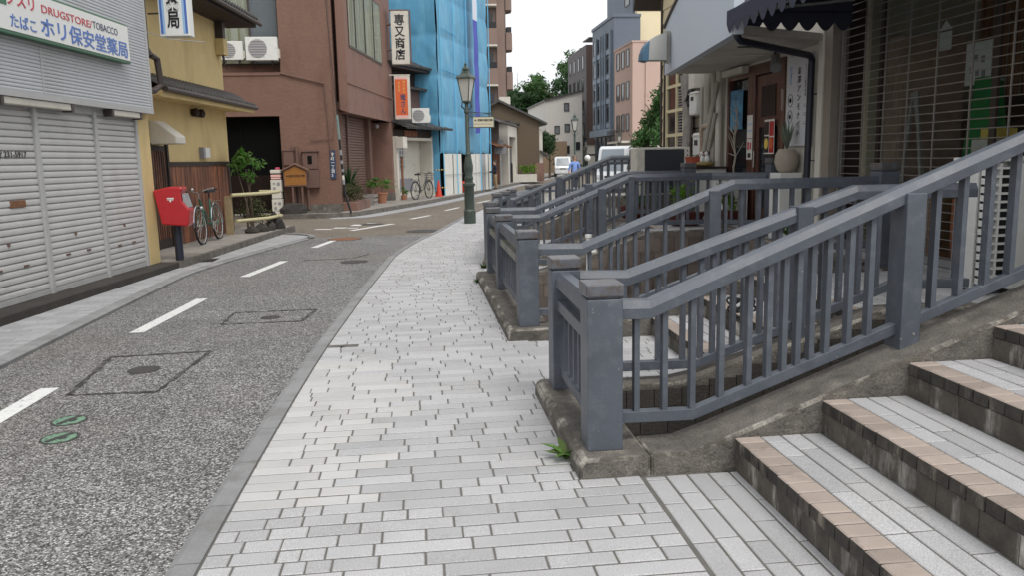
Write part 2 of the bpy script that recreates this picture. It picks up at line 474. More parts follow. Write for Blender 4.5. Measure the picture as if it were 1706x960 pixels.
g = MB(); GZ = -.06
WELLS = [(1.18, 3.5, 4.35, 5.38), (1.18, 4.5, 7.78, 11.22), (1.6, 4.2, 13.1, 16.95)]
g.add([(-150, -30, GZ), (1.18, -30, GZ), (1.18, 300, GZ), (-150, 300, GZ)], [(0, 1, 2, 3)])
y = -30
for x0, x1, y0, y1 in WELLS:
    g.add([(1.18, y, GZ), (150, y, GZ), (150, y0, GZ), (1.18, y0, GZ)], [(0, 1, 2, 3)])
    g.add([(x1, y0, GZ), (150, y0, GZ), (150, y1, GZ), (x1, y1, GZ)], [(0, 1, 2, 3)])
    if x0 > 1.18: g.add([(1.18, y0, GZ), (x0, y0, GZ), (x0, y1, GZ), (1.18, y1, GZ)], [(0, 1, 2, 3)])
    y = y1
g.add([(1.18, y, GZ), (150, y, GZ), (150, 300, GZ), (1.18, 300, GZ)], [(0, 1, 2, 3)])
struct('ground', g, [PAVE])

def strip(fa, fb, y0, y1, z, n=60):
    m = MB()
    m.grid(lambda u, v: ((fa(y0+(y1-y0)*u))*(1-v)+fb(y0+(y1-y0)*u)*v, y0+(y1-y0)*u, z), n, 1)
    return m
struct('road', strip(lambda y: LX(y)+.02, lambda y: KX(y)-.0, -3, 19.45, ROAD), [ASPH])
far = MB(); far.add([(-30, 19.45, ROAD-.002), (.33, 19.45, ROAD-.002)]+[(KX(yy), yy, ROAD-.002) for yy in (20.5, 22, 24, 26.3, 29, 32, 36, 40, 46, 55)]+[(25, 95, ROAD-.002), (-30, 95, ROAD-.002)], [tuple(range(14))])
struct('road', far, [ASPH2], label='beige junction road beyond the grey asphalt')

# kerbs
def kerb(fx, ys, w, side, name, z0=-.05, top=.006):
    m = MB()
    for y0, y1 in zip(ys, ys[1:]):
        a = [(fx(y0), y0+.004), (fx(y1), y1-.004)]
        prof = [(0, z0), (0, -.012), (side*.035, top), (side*w, top), (side*w, z0)]
        m.add([(a[i][0]+u, a[i][1], w_) for i in (0, 1) for u, w_ in prof],
              [(0, 1, 6, 5), (1, 2, 7, 6), (2, 3, 8, 7), (3, 4, 9, 8), (0, 4, 3, 2, 1), (5, 6, 7, 8, 9)])
    return struct(name, m, [KERB])
ys = [-2+.6*i for i in range(49)]
kerb(KX, ys, .135, 1, 'kerb')
kerb(LX, [-2+.6*i for i in range(36)], .15, -1, 'kerb', top=.004)
bulb = [(-2.42, 19.5), (-2.5, 19.95), (-2.8, 20.4), (-3.3, 20.75), (-4.3, 20.95)]
m = MB(); m.sweep([(0, -.05), (.15, -.05), (.15, .004), (.03, .004), (0, -.012)], [(x, y, 0) for x, y in bulb])
struct('kerb', m, [KERB])

# pavers
def pav(mb, x0, x1, y0, y1, z, ch=.004, h=.03, m=0, ms=None, rng=random, ax=0., j=.0012):
    ms = m if ms is None else ms
    zz = [z+rng.uniform(-j, j) for _ in range(4)]
    c = ((x0, y0), (x1, y0), (x1, y1), (x0, y1)); i = ((x0+ch, y0+ch), (x1-ch, y0+ch), (x1-ch, y1-ch), (x0+ch, y1-ch))
    v = [(a, b, z-h) for a, b in c]+[(a, b, zz[k]-ch) for k, (a, b) in enumerate(c)]+[(a, b, zz[k]) for k, (a, b) in enumerate(i)]
    o = len(mb.v); mb.v += v
    for a in range(4):
        b = (a+1) % 4
        mb.f.append([o+a, o+b, o+4+b, o+4+a]); mb.mi.append(ms)
        mb.f.append([o+4+a, o+4+b, o+8+b, o+8+a]); mb.mi.append(m)
    mb.f.append([o+8, o+9, o+10, o+11]); mb.mi.append(m)

def in_gap(y): return 5.7 < y < 7.38 or 11.6 < y < 12.75
def right_lim(y):
    if y < 4.03: return 1.14
    if in_gap(y): return 2.3
    if y < 12.8: return 1.0
    return max(1.2, min(KX(y)+3.2, 1.2+(y-12.8)*.4))
rng = random.Random(5)
pv = MB(); Y0 = 1.3; C = .115
while Y0 < 31:
    x = KX(Y0+C/2)+.143
    xr = right_lim(Y0+C/2)
    first = True
    while x < xr-.02:
        L = rng.choice((.2, .21, .3, .42, .44)) if not first else rng.uniform(.1, .42)
        first = False
        x1 = min(x+L, xr)
        if xr-x1 < .07: x1 = xr
        new = (x+x1)/2 < -.27-.1*math.sin(Y0*3.1) and 3.9 < Y0 < 6.9
        hole = -.87 < (x+x1)/2 < -.62 and 7.42 < Y0 < 7.6
        # a few cracked and sunken stones near the kerb and across the middle
        if not hole:
            z = -.0005
            crack = rng.random() < (.22 if (x < KX(Y0)+.55 and Y0 < 9) or (3.4 < Y0 < 5.4) else .04)
            if crack and x1-x > .2:
                t = rng.uniform(.35, .65); xm = x+(x1-x)*t
                pav(pv, x, xm-.003, Y0, Y0+C-.0125, z-rng.uniform(0, .001), m=1 if new else 0, rng=rng, j=.0016)
                pav(pv, xm+.003, x1-.009, Y0, Y0+C-.0125, z-rng.uniform(0, .001), m=1 if new else 0, rng=rng, j=.0016)
            else:
                pav(pv, x, x1-.010, Y0, Y0+C-.0125, z, m=1 if new else 0, rng=rng)
        x = x1
    Y0 += C
# rotated field in front of the near steps
x = 1.155; 
while x < 1.66:
    y = .8+rng.uniform(0, .3)
    while y < 4.03:
        L = rng.choice((.2, .3, .42, .45)); y1 = min(y+L, 4.03)
        pav(pv, x, min(x+.106, 1.665), y, y1-.011, -.0005, rng=rng); y = y1
    x += .118
struct('sidewalk', pv, [GRAN, GRAN2], label='pavement of pale granite setts in running rows')
base = strip(lambda y: KX(y)+.12, lambda y: right_lim(y)+(.6 if y < 4.03 else .12) if y < 12.8 else right_lim(y), -3, 31, -.005, 340)
struct('sidewalk', base, [JOINT], label='mortar bed under the granite setts')
# patch of mortar where a stone is missing
hp = MB(); hp.lathe([(.13, -.02), (.12, -.0055), (.04, -.005)], 9, (-.755, 7.51)); struct('sidewalk', hp, [PAVE], label='rough mortar where a sett is missing')

lp = MB(); Y0 = 5.2
def step_x(y): return -4.59+(y-9.3)*.1033 if y < 14.5 else -4.05-(y-14.5)*.045
while Y0 < 20.9:
    xr = (LX(Y0)-.16) if Y0 < 19.5 else -2.6-max(0, Y0-19.6)*1.0
    x = step_x(Y0)-.05-rng.random()*.15
    while x < xr:
        x1 = min(x+.21, xr); pav(lp, x, x1-.006, Y0, Y0+.094, -.002, m=0, rng=rng, ch=.003); x = x1
    Y0 += .1
struct('sidewalk', lp, [GRAN3], label='grey sett pavement on the shuttered side')
lb = MB(); lb.add([(-6, 4, -.012), (-3.75, 4, -.012), (-3.75, 13, -.012), (-3.3, 16, -.012), (-2.55, 19.3, -.012), (-2.8, 20.2, -.012), (-4.3, 20.85, -.012), (-6, 20.85, -.012)], [tuple(range(8))])
struct('sidewalk', lb, [JOINT], label='bed of the grey sett pavement')

# far pavement on the other side of the junction
fk = [(-30, 26.75), (-2.9, 26.55), (-2.2, 26.75), (-1.88, 27.3), (.11, 32.6), (1.82, 38.2), (4.6, 47.8), (8.44, 61.6), (13, 78), (17, 95)]
fp = MB(); fp.prism(fk+[(10, 100), (-30, 100)], 'z', -.1, .10)
struct('pavement', fp, [PAVE], label='concrete pavement across the junction')
fkm = MB(); fkm.sweep([(0, -.05), (-.14, -.05), (-.14, .11), (-.02, .11), (0, .095)], [(x, y, 0) for x, y in fk]); struct('kerb', fkm, [CONC])
gut = MB(); gut.sweep([(0, ROAD+.002), (0, ROAD+.004), (-.75, ROAD+.004), (-.75, ROAD+.002)], [(x+.03, y-.03, 0) for x, y in fk[1:]])
struct('gutter', gut, [GRAN3], label='pale gutter strip along the far kerb')

# road markings
mk = MB()
for (a, b) in (((-2.99, 5.9), (-2.97, 6.65)), ((-3.0, 8.78), (-2.86, 10.91)), ((-2.73, 12.93), (-2.42, 14.89)), ((-2.17, 17.12), (-1.91, 18.62)),
               ((-.23, 24.81), (.38, 26.24)), ((.96, 28.6), (1.53, 30.23)), ((2.4, 33), (3.1, 35))):
    A = Vector((*a, 0)); B = Vector((*b, 0)); d = (B-A).normalized(); n = Vector((-d.y, d.x, 0))*.075
    if A.y < 6: A = A-d*1.3
    z = ROAD+.004
    mk.add([(p.x, p.y, z) for p in (A-n, A+n, B+n, B-n)], [(0, 1, 2, 3)])
pts = [(-1.72, 21.2), (-1.4, 21.8), (-1.05, 22.5), (-.7, 23.1)]
mk.sweep([(-.08, ROAD+.002), (.08, ROAD+.002), (.08, ROAD+.004), (-.08, ROAD+.004)], [(x, y, 0) for x, y in pts])
for x, y, w, h in ((-2.5, 21.9, .45, .2), (-2.1, 22.2, .35, .25), (-1.75, 22.0, .3, .15), (-1.7, 23.0, .3, .4), (-1.35, 23.5, .25, .3), (.02, 20.15, .5, .07)):
    mk.obox((x, y), -.25, w/2, h/2, ROAD+.002, ROAD+.004)
struct('road_marking', mk, [WHITEP], label='white painted lane dashes')

# cut-and-seal repairs
def seal(name, pts, w, label, close=True):
    m = MB(); r = random.Random(len(pts)+int(pts[0][1]*10))
    P = pts+[pts[0]] if close else pts
    for a, b in zip(P, P[1:]):
        n = max(3, int(math.dist(a, b)/.06))
        d = Vector((b[0]-a[0], b[1]-a[1])).normalized(); q = Vector((-d.y, d.x))
        L = []; Rr = []
        for i in range(n+1):
            c = Vector(a).lerp(Vector(b), i/n); ww = w*r.uniform(.35, 1.25)
            L.append(c+q*ww*.5); Rr.append(c-q*ww*.5*r.uniform(.5, 1.2))
        z = ROAD+.004
        m.add([(p.x, p.y, z) for p in L+Rr], [(i, i+1, n+2+i, n+1+i) for i in range(n)])
    struct(name, m, [PATCH], label=label)
seal('road_repair', [(-2.73, 6.41), (-2.86, 7.67), (-1.99, 7.73), (-2.07, 6.38)], .05, 'square bitumen seam round a utility cut')
seal('road_repair', [(-2.19, 9.05), (-2.2, 9.75), (-1.25, 9.75), (-1.33, 9.05)], .05, 'farther square bitumen seam')
seal('road_repair', [(-2.1, 14.9), (-1.2, 14.95), (-.95, 15.6)], .06, 'thin bitumen seam near the crossing', False)
seal('pavement_repair', [(-3.9, 18.2), (-2.9, 18.3), (-2.75, 18.9)], .05, 'bitumen seam in the grey setts', False)
seal('pavement_repair', [(-4.15, 16.3), (-3.55, 16.4), (-3.3, 17.0)], .04, 'short seam in the grey setts', False)
seal('pavement_repair', [(-3.95, 11.6), (-3.85, 12.1), (-3.6, 12.1)], .03, 'seam beside the shutters', False)
def cover(x, y, r, mats, label, name='manhole_cover', bar=None):
    t = thing(name, label, 'manhole cover', (x, y, ROAD))
    m = MB(); m.lathe([(r*1.12, -.01), (r*1.12, .004), (r*1.0, .004), (r*.99, .002)], 28); m.build('frame', [IRON], t)
    m = MB(); m.lathe([(r*.97, -.01), (r*.97, .005), (r*.2, .0055)], 28); m.build('lid', [mats], t)
    if bar is not None:
        m = MB(); m.obox((0, 0), bar, r*.9, r*.17, .004, .009); m.obox((r*.32*math.sin(bar), -r*.32*math.cos(bar)), bar, r*.25, r*.09, .004, .0085)
        m.build('rib', [IRON], t)
    return t
cover(-2.46, 5.74, .105, GREENPL, 'round pale green cover in the asphalt, farther of the pair', bar=1.15)
cover(-2.37, 5.36, .105, GREENPL, 'round green cover in the asphalt, nearest to the camera', bar=1.0)
cover(-2.4, 7.12, .12, IRON, 'small dark iron cover inside the square bitumen seam')
cover(-1.72, 9.35, .1, IRON, 'small iron cover inside the farther seam')
cover(-1.15, 14.43, .22, IRON, 'iron cover in the road before the crossing')
cover(-1.69, 18.9, .36, RUST, 'rusty orange iron cover at the edge of the beige road')
cover(.13, 20.4, .4, IRON, 'large dark iron cover by the kerb near the lamp')
cover(-1.3, 23.2, .3, IRON, 'iron cover out on the beige junction')
for x, y, l in ((-3.95, 15.15, 'dark slotted drain grate at the foot of the post box'), (-3.75, 20.3, 'dark slotted drain grate near the street corner')):
    t = thing('drain_grate', l, 'drain grate', (x, y, .0))
    m = MB(); m.box(-.28, .28, -.24, .24, -.03, .002); m.build('pit', [BLACK], t)
    m = MB()
    for i in range(9): m.box(-.28+i*.066, -.25+i*.066, -.24, .24, .0022, .006)
    for s in (-.25, .23): m.box(-.285, .285, s, s+.02, .0022, .0065)
    m.build('bars', [IRON], t)

# ---------------------------------------------------------------- steps
def flight(label, y0, y1, noses, xend, depth=.0):
    """stone steps climbing along +x, nosing lines along y"""
    t = thing('stone_steps', label, 'steps', (noses[0][0], (y0+y1)/2, 0))
    r = random.Random(int(y1*100)); pz = 0.
    for k, (x, z) in enumerate(noses):
        xn = noses[k+1][0] if k+1 < len(noses) else xend
        b = MB(); b.box(x+.012, xn+.02, y0, y1, pz-.05, z-.006); st = b.build('step', [JOINT], t, world=True)
        q = MB(); y = y0
        while y < y1-.01:                      # lower riser tiles
            yy = min(y+r.uniform(.22, .27), y1); q.box(x+.003, x+.02, y+.002, yy-.002, pz-.01, z-.072); y = yy
        q.build('riser', [RISER], st, world=True)
        q = MB(); y = y0
        while y < y1-.01:
            yy = min(y+.109, y1); 
            pav(q, x-.004+r.uniform(-.002, .002), x+.135, y, yy-.009, z, ch=.006, h=.066, m=0, ms=1, rng=r, j=.0015); y = yy
        q.build('nosing', [PINKT, NOSEF], st, world=True)
        q = MB(); xx = x+.142; w = (xn-x-.142)/max(1, round((xn-x-.142)/.115))
        while xx < xn-.03:
            y = y0-r.uniform(0, .3)
            while y < y1-.01:
                yy = min(y+r.choice((.2, .3, .42, .45)), y1)
                if yy > y0+.03: pav(q, xx, xx+w-.012, max(y, y0), yy-.011, z-.001, rng=r)
                y = yy
            xx += w
        q.build('paving', [GRAN], st, world=True)
        pz = z
    return t
flight('wide stone steps with pink nosing tiles nearest the camera', .9, 4.04, [(1.66+.49*k, .185*(k+1)) for k in range(6)], 6.0)
flight('three stone steps between the first and second railings', 5.60, 7.42, [(2.18, .18), (2.66, .36), (3.13, .54)], 5.2)
flight('stone steps to the cafe door between the third and fourth railings', 11.62, 12.76, [(2.22, .18), (2.7, .36), (3.18, .54), (3.5, .65)], 5.2)
# landings
m = MB()
r = random.Random(9)
def pave_rows(mb, x0, x1, y0, y1, z, w=.118):
    xx = x0
    while xx < x1-.03:
        y = y0-r.uniform(0, .3)
        while y < y1-.01:
            yy = min(y+r.choice((.2, .3, .42, .45)), y1)
            if yy > y0+.03: pav(mb, xx, min(xx+w-.008, x1), max(y, y0), yy-.008, z, rng=r)
            y = yy
        xx += w
pave_rows(m, 4.12, 5.2, 4.3, 5.68, .54); pave_rows(m, 4.55, 5.2, 7.42, 11.2, .54); pave_rows(m, 3.2, 5.2, 11.26, 11.6, .655)
struct('landing', m, [GRAN], label='granite paved landing in front of the shops')
m = MB(); m.box(3.9, 6.2, 4.1, 5.68, -.05, .528); m.box(4.5, 6.2, 7.42, 11.22, -.9, .528); m.box(3.5, 5.3, 11.6, 18.2, -.05, .64)
struct('landing', m, [CONC], label='concrete body of the landing')

# ---------------------------------------------------------------- plinths and wells
def cheek(mb, y0, y1, top, zb=-.9, m=0):
    xs = [p[0] for p in top]
    mb.prism([(xs[0], zb)]+[(xs[-1], zb)]+[(x, z) for x, z in reversed(top)], 'y', y0, y1, m)
def blocks(mb, y, x0, x1, top, z0=-.85, w=.2, h=.2, face=-1):
    """courses of facing blocks on a wall face at y"""
    rr = random.Random(int(y*77)); z = z0; row = 0
    while z < 1.2:
        x = x0-(row % 2)*w/2
        while x < x1:
            a = max(x, x0); b = min(x+w, x1); zt = min(z+h, min(lerp(top, a), lerp(top, b))-.035)
            if b-a > .05 and zt-z > .03: mb.box(a+.003, b-.003, y, y+face*.015*-1, z+.003, zt)
            x += w
        z += h; row += 1
t = thing('concrete_plinth', 'weathered concrete plinth round the nearest well, weeds at its corner', 'plinth', (.97, 4.9, 0))
m = MB()
c1 = [(1.19, .112), (1.40, .115), (1.60, .18), (3.4, .855), (5.6, 1.68)]; c2 = [(1.19, .112), (1.75, .115), (1.95, .155), (3.3, .57), (4.1, .57)]
m.prism([(.80, -.05), (1.195, -.05), (1.195, .11), (.83, .11), (.80, .075)], 'y', 4.04, 5.68)
cheek(m, 4.04, 4.37, c1); cheek(m, 5.37, 5.60, c2); m.box(3.45, 3.9, 4.37, 5.37, -.9, .5)
m.build('coping', [CONC, CONCW], t, bevel=.02, world=True, wear=1)
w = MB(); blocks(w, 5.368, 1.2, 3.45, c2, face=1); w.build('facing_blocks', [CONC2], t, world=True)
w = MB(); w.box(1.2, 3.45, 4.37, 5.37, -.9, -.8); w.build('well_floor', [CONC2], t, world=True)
t2 = thing('concrete_plinth', 'long concrete plinth round the big well between the second and third railings', 'plinth', (1.0, 9.5, 0))
m = MB()
c3 = [(1.22, .112), (1.75, .115), (1.95, .155), (3.2, .56), (4.75, .56)]; c4 = [(1.22, .112), (1.75, .115), (1.95, .18), (3.25, .64), (4.6, .66)]
m.prism([(.80, -.05), (1.225, -.05), (1.225, .11), (.83, .11), (.80, .075)], 'y', 7.42, 11.6)
cheek(m, 7.42, 7.72, c3); cheek(m, 11.22, 11.6, c4); m.box(4.45, 4.6, 7.8, 11.22, -.9, .6)
m.build('coping', [CONC, CONCW], t2, bevel=.02, world=True, wear=1)
w = MB(); blocks(w, 11.218, 1.23, 4.45, c4, face=1); w.build('facing_blocks', [WELL], t2, world=True)
w = MB()
rr = random.Random(3)
for k in range(7):
    for j in range(9): w.box(4.435, 4.452, 7.82+j*.38, 8.19+j*.38, -.85+k*.2+.003, -.65+k*.2-.003)
w.build('end_blocks', [WELL], t2, world=True)
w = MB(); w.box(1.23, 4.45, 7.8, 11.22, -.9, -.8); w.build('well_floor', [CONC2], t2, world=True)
t3 = thing('concrete_plinth', 'slanting concrete plinth round the farthest well', 'plinth', (1.3, 15, 0))
m = MB()
c5 = [(1.3, .112), (1.85, .115), (3.25, .64), (4.3, .66)]; c6 = [(1.8, .112), (2.1, .13), (4.0, .88), (4.8, .88)]
m.add([(.98, 12.76, -.05), (1.4, 12.76, -.05), (1.95, 17.35, -.05), (1.5, 17.35, -.05), (1.0, 12.76, .11), (1.4, 12.76, .11), (1.95, 17.35, .11), (1.52, 17.35, .11)],
      [(3, 2, 1, 0), (4, 5, 6, 7), (0, 1, 5, 4), (1, 2, 6, 5), (2, 3, 7, 6), (3, 0, 4, 7)])
cheek(m, 12.76, 13.14, c5); cheek(m, 16.95, 17.33, c6)
m.build('coping', [CONC, CONCW], t3, bevel=.02, world=True, wear=1)
w = MB(); blocks(w, 16.948, 1.95, 4.2, c6, face=1, w=.6, h=.3); w.build('facing_blocks', [WELL], t3, world=True)
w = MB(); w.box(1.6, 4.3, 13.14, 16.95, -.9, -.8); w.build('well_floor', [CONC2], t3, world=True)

# ---------------------------------------------------------------- railings
HP = [(-.058, -.108), (-.058, -.05), (-.034, -.006), (.034, -.006), (.058, -.05), (.058, -.108)]
BP = [(-.03, -.065), (-.03, 0), (.03, 0), (.03, -.065)]
def post(t, x, y, zb, zt, cap=True, w=None):
    w = w or (.0975 if cap else .058); wy = w if cap else w*1.4
    m = MB(); m.obox((x, y), 0, w, wy, zb, zt-(.085 if cap else 0)); 
    if cap: m.obox((x, y), 0, w-.012, w-.012, zt-.085, zt-.07)
    p = m.build('post', [RAIL], t, world=True, bevel=.006)
    if cap:
        m = MB(); m.obox((x, y), 0, w+.006, w+.006, zt-.072, zt); m.build('cap', [RAILC], p, world=True, bevel=.008)
    else:
        m = MB(); m.tube([(x+.02, y-wy-.004, zb+.1), (x+.02, y-wy+.002, zb+.1)], .008, 6); m.build('bolt', [ALU], p, world=True)
def rail_run(t, Y, top, bot, xs):
    m = MB(); m.sweep(HP, [(x, Y, z) for x, z in top]); m.build('handrail', [RAIL], t, world=True, bevel=.004)
    m = MB(); m.sweep(BP, [(x, Y, z) for x, z in bot]); m.build('bottom_rail', [RAIL], t, world=True, bevel=.004)
    for x in xs:
        m = MB(); m.box(x-.015, x+.015, Y-.027, Y+.027, lerp(bot, x)-.01, lerp(top, x)-.085); m.build('baluster', [RAIL], t, world=True)
def rail_panel(t, a, b, n=6, zt=.94, mid=RAIL):
    A = Vector((*a, 0)); B = Vector((*b, 0)); d = (B-A).normalized()
    A = A+d*.09; B = B-d*.09
    m = MB(); m.sweep(HP, [(A.x, A.y, zt), (B.x, B.y, zt)]); m.build('handrail', [RAIL], t, world=True, bevel=.004)
    m = MB(); m.sweep([(-.05, -.075), (-.05, 0), (.05, 0), (.05, -.075)], [(A.x, A.y, .745), (B.x, B.y, .745)]); m.build('mid_rail', [mid], t, world=True, bevel=.004)
    m = MB(); m.sweep(BP, [(A.x, A.y, .27), (B.x, B.y, .27)]); m.build('bottom_rail', [RAIL], t, world=True, bevel=.004)
    for i in range(n):
        c = A.lerp(B, (i+.7)/(n+.4)); m = MB(); m.obox((c.x, c.y), math.atan2(d.y, d.x), .015, .02, .25, .68); m.build('baluster', [RAIL], t, world=True)
GRP = 'grey painted stair railings'
ra = thing('stair_railing', 'grey railing round the nearest well, with square capped posts in the foreground', 'railing', (.97, 4.9, 0), group=GRP)
post(ra, .97, 4.25, .11, 1.035); post(ra, .985, 5.47, .11, 1.03)
rail_panel(ra, (.96, 4.25), (.97, 5.47), 6)
rail_run(ra, 4.27, [(1.06, .935), (1.235, .93), (2.74, 1.54), (3.36, 1.785), (5.4, 2.6)], [(1.06, .295), (1.49, .29), (2.66, .72), (3.42, 1.01), (5.4, 1.79)],
         [1.17, 1.33, 1.49, 1.655, 1.815, 1.93, 2.02, 2.10, 2.18, 2.27, 2.40, 2.52, 2.9, 3.06, 3.22, 3.37, 3.53, 3.69, 3.85])
post(ra, 2.735, 4.27, .575, 1.47, cap=False); post(ra, 4.6, 4.27, 1.25, 2.2, cap=False)
rail_run(ra, 5.48, [(1.08, .93), (1.43, .92), (3.09, 1.475), (4.0, 1.47)], [(1.08, .26), (1.94, .255), (3.39, .765), (4.0, .765)],
         [1.3, 1.5, 1.66, 1.84, 1.97, 2.06, 2.13, 2.21, 2.29, 2.41, 2.54, 2.87, 3.0, 3.14, 3.28, 3.43, 3.58, 3.73, 3.9])
post(ra, 2.70, 5.48, .37, 1.33, cap=False)
rb = thing('stair_railing', 'grey railing round the big well, three posts along the pavement behind the nearest one', 'railing', (1.03, 9.5, 0), group=GRP)
for x, y in ((1.02, 7.62), (1.04, 9.9), (1.05, 11.45)): post(rb, x, y, .11, 1.03)
MIDW = M('weathered_mid_rail', (.25, .24, .20), .7, .2, 8, c2=(.13, .14, .15), f=(.5, .65), s2=6)
rail_panel(rb, (1.01, 7.62), (1.03, 9.9), 11, mid=MIDW); rail_panel(rb, (1.03, 9.9), (1.04, 11.45), 7, mid=MIDW)
rail_run(rb, 7.64, [(1.1, .90), (1.55, .89), (3.05, 1.47), (4.6, 1.465)], [(1.1, .26), (1.9, .26), (3.4, .81), (4.6, .81)],
         [1.3, 1.47, 1.63, 1.74, 1.84, 1.91, 1.98, 2.08, 2.20, 2.38, 2.55, 2.98, 3.14, 3.32, 3.49, 3.66, 3.83, 4.0, 4.17, 4.34])
post(rb, 2.855, 7.64, .42, 1.36, cap=False); post(rb, 4.62, 7.64, .54, 1.59)
rail_run(rb, 11.45, [(1.12, .93), (1.72, .92), (3.0, 1.44), (3.1, 1.455), (4.25, 1.455)], [(1.12, .27), (1.8, .27), (3.05, .79), (3.45, .775), (4.25, .77)],
         [1.3, 1.5, 1.7, 1.9, 2.05, 2.2, 2.32, 2.42, 2.52, 2.64, 2.8, 3.0, 3.12, 3.22, 3.3, 3.38, 3.48, 3.6, 3.75, 3.9, 4.05, 4.2])
m = MB(); m.sweep(HP, [(4.252, 11.45, 1.455), (4.92, 11.06, 1.45)]); m.build('handrail', [RAIL], rb, world=True, bevel=.004)
m = MB(); m.sweep(BP, [(4.252, 11.45, .77), (4.92, 11.06, .77)]); m.build('bottom_rail', [RAIL], rb, world=True, bevel=.004)
for k in range(4): m = MB(); m.obox((4.36+k*.15, 11.39-k*.0875), -.53, .015, .027, .76, 1.37); m.build('baluster', [RAIL], rb, world=True)
post(rb, 2.62, 11.45, .42, 1.26, cap=False); post(rb, 5.0, 11.0, .54, 1.64); post(rb, 3.05, 11.45, .6, 1.42, cap=False, w=.045)
rc = thing('stair_railing', 'grey railing round the farther well, sloping up in front of the white truck', 'railing', (1.4, 15, 0), group=GRP)
for x, y in ((1.15, 13.0), (1.6, 16.35), (1.85, 17.15)): post(rc, x, y, .11, 1.03)
rail_panel(rc, (1.14, 13.0), (1.59, 16.35), 16); rail_panel(rc, (1.6, 16.35), (1.85, 17.15), 3)
rail_run(rc, 12.97, [(1.22, .94), (1.87, .935), (3.33, 1.475), (4.4, 1.465)], [(1.22, .28), (1.9, .28), (3.4, .84), (4.4, .84)],
         [1.4+.155*i for i in range(19)])
post(rc, 2.75, 12.97, .43, 1.28, cap=False); post(rc, 4.42, 12.97, .6, 1.58)
rail_run(rc, 17.15, [(1.9, .9), (2.05, .905), (4.13, 1.745), (4.75, 1.735)], [(1.9, .3), (2.3, .3), (4.1, 1.04), (4.75, 1.04)], [2.05+.155*i for i in range(17)])
post(rc, 3.0, 17.15, .5, 1.3, cap=False)
rd = thing('stair_railing', 'farthest grey railing, small capped posts where the pavement bends', 'railing', (2.6, 20, 0), group=GRP)
for x, y in ((2.15, 18.5), (2.85, 20.6), (3.17, 21.4)): post(rd, x, y, .0, 1.03)
rail_panel(rd, (2.14, 18.5), (2.84, 20.6), 9); rail_panel(rd, (2.85, 20.6), (3.17, 21.4), 3)
rail_run(rd, 18.5, [(2.2, .93), (2.4, .93), (4.4, 1.64), (6, 1.64)], [(2.2, .3), (2.6, .3), (4.6, 1.0), (6, 1.0)], [2.4+.155*i for i in range(22)])
post(rd, 3.3, 18.5, .3, 1.2, cap=False)
rail_run(rd, 21.4, [(3.25, .93), (3.5, .93), (7.5, .95)], [(3.25, .3), (3.6, .3), (7.5, .3)], [3.5+.16*i for i in range(24)])
m = MB(); m.box(1.9, 6.5, 18.3, 18.7, -.06, .12); m.box(2.9, 7.5, 21.2, 21.6, -.06, .12); 
struct('terrace', m, [CONC], label='low concrete edge under the farthest railing')
# weeds by the plinths
def weed(x, y, z, n, s, label, mat=LEAFW):
    t = thing('weed', label, 'weed', (x, y, z)); rw = random.Random(int(x*100+y*10)); q = MB()
    for i in range(n):
        a = rw.uniform(0, 6.28); L = s*rw.uniform(.5, 1.1); p = Vector((0, 0, 0)); side = Vector((-math.sin(a), math.cos(a), 0))
        up_ = rw.uniform(.4, 1.1); pts = [Vector((math.cos(a)*L*(.12*k+.06*k*k), math.sin(a)*L*(.12*k+.06*k*k), L*up_*(.36*k-.05*k*k))) for k in range(4)]
        wd = [.008, .022, .017, .002]; wd = [q_*s/.12 for q_ in wd]
        q.add([p+side*w for p, w in zip(pts, wd)]+[p-side*w for p, w in zip(pts, wd)], [(k, k+1, 5+k, 4+k) for k in range(3)])
    q.build('leaves', [mat], t)
weed(.79, 4.36, 0.0, 22, .15, 'bright green weed at the corner of the nearest plinth')
weed(.79, 11.2, 0, 16, .10, 'low weeds in the joint by the far end of the long plinth', LEAF)
weed(.985, 12.72, 0, 14, .12, 'tuft of weeds at the foot of the farthest plinth', LEAF)
# ================================================================ left side
def lbox(name, mats, parent, *boxes, **kw):
    m = MB()
    for b in boxes: m.box(*b)
    return m.build(name, mats, parent, **kw)

def slat_sheet(x0, x1, y, z0, z1, pitch, depth, m=0, mb=None):
    """horizontal ribs of a shutter or cladding: a folded sheet facing -y"""
    mb = mb or MB(); n = int(round((z1-z0)/pitch)); prof = []
    for i in range(n):
        a = z0+i*pitch
        prof += [(y, a), (y-depth*.8, a+pitch*.12), (y-depth, a+pitch*.5), (y-depth*.75, a+pitch*.86), (y, a+pitch*.97)]
    prof.append((y, z1))
    k = len(prof); o = len(mb.v)
    for x in (x0, x1): mb.v += [(x, p[0], p[1]) for p in prof]
    for i in range(k-1): mb.f.append([o+i, o+i+1, o+k+i+1, o+k+i]); mb.mi.append(m)
    return mb

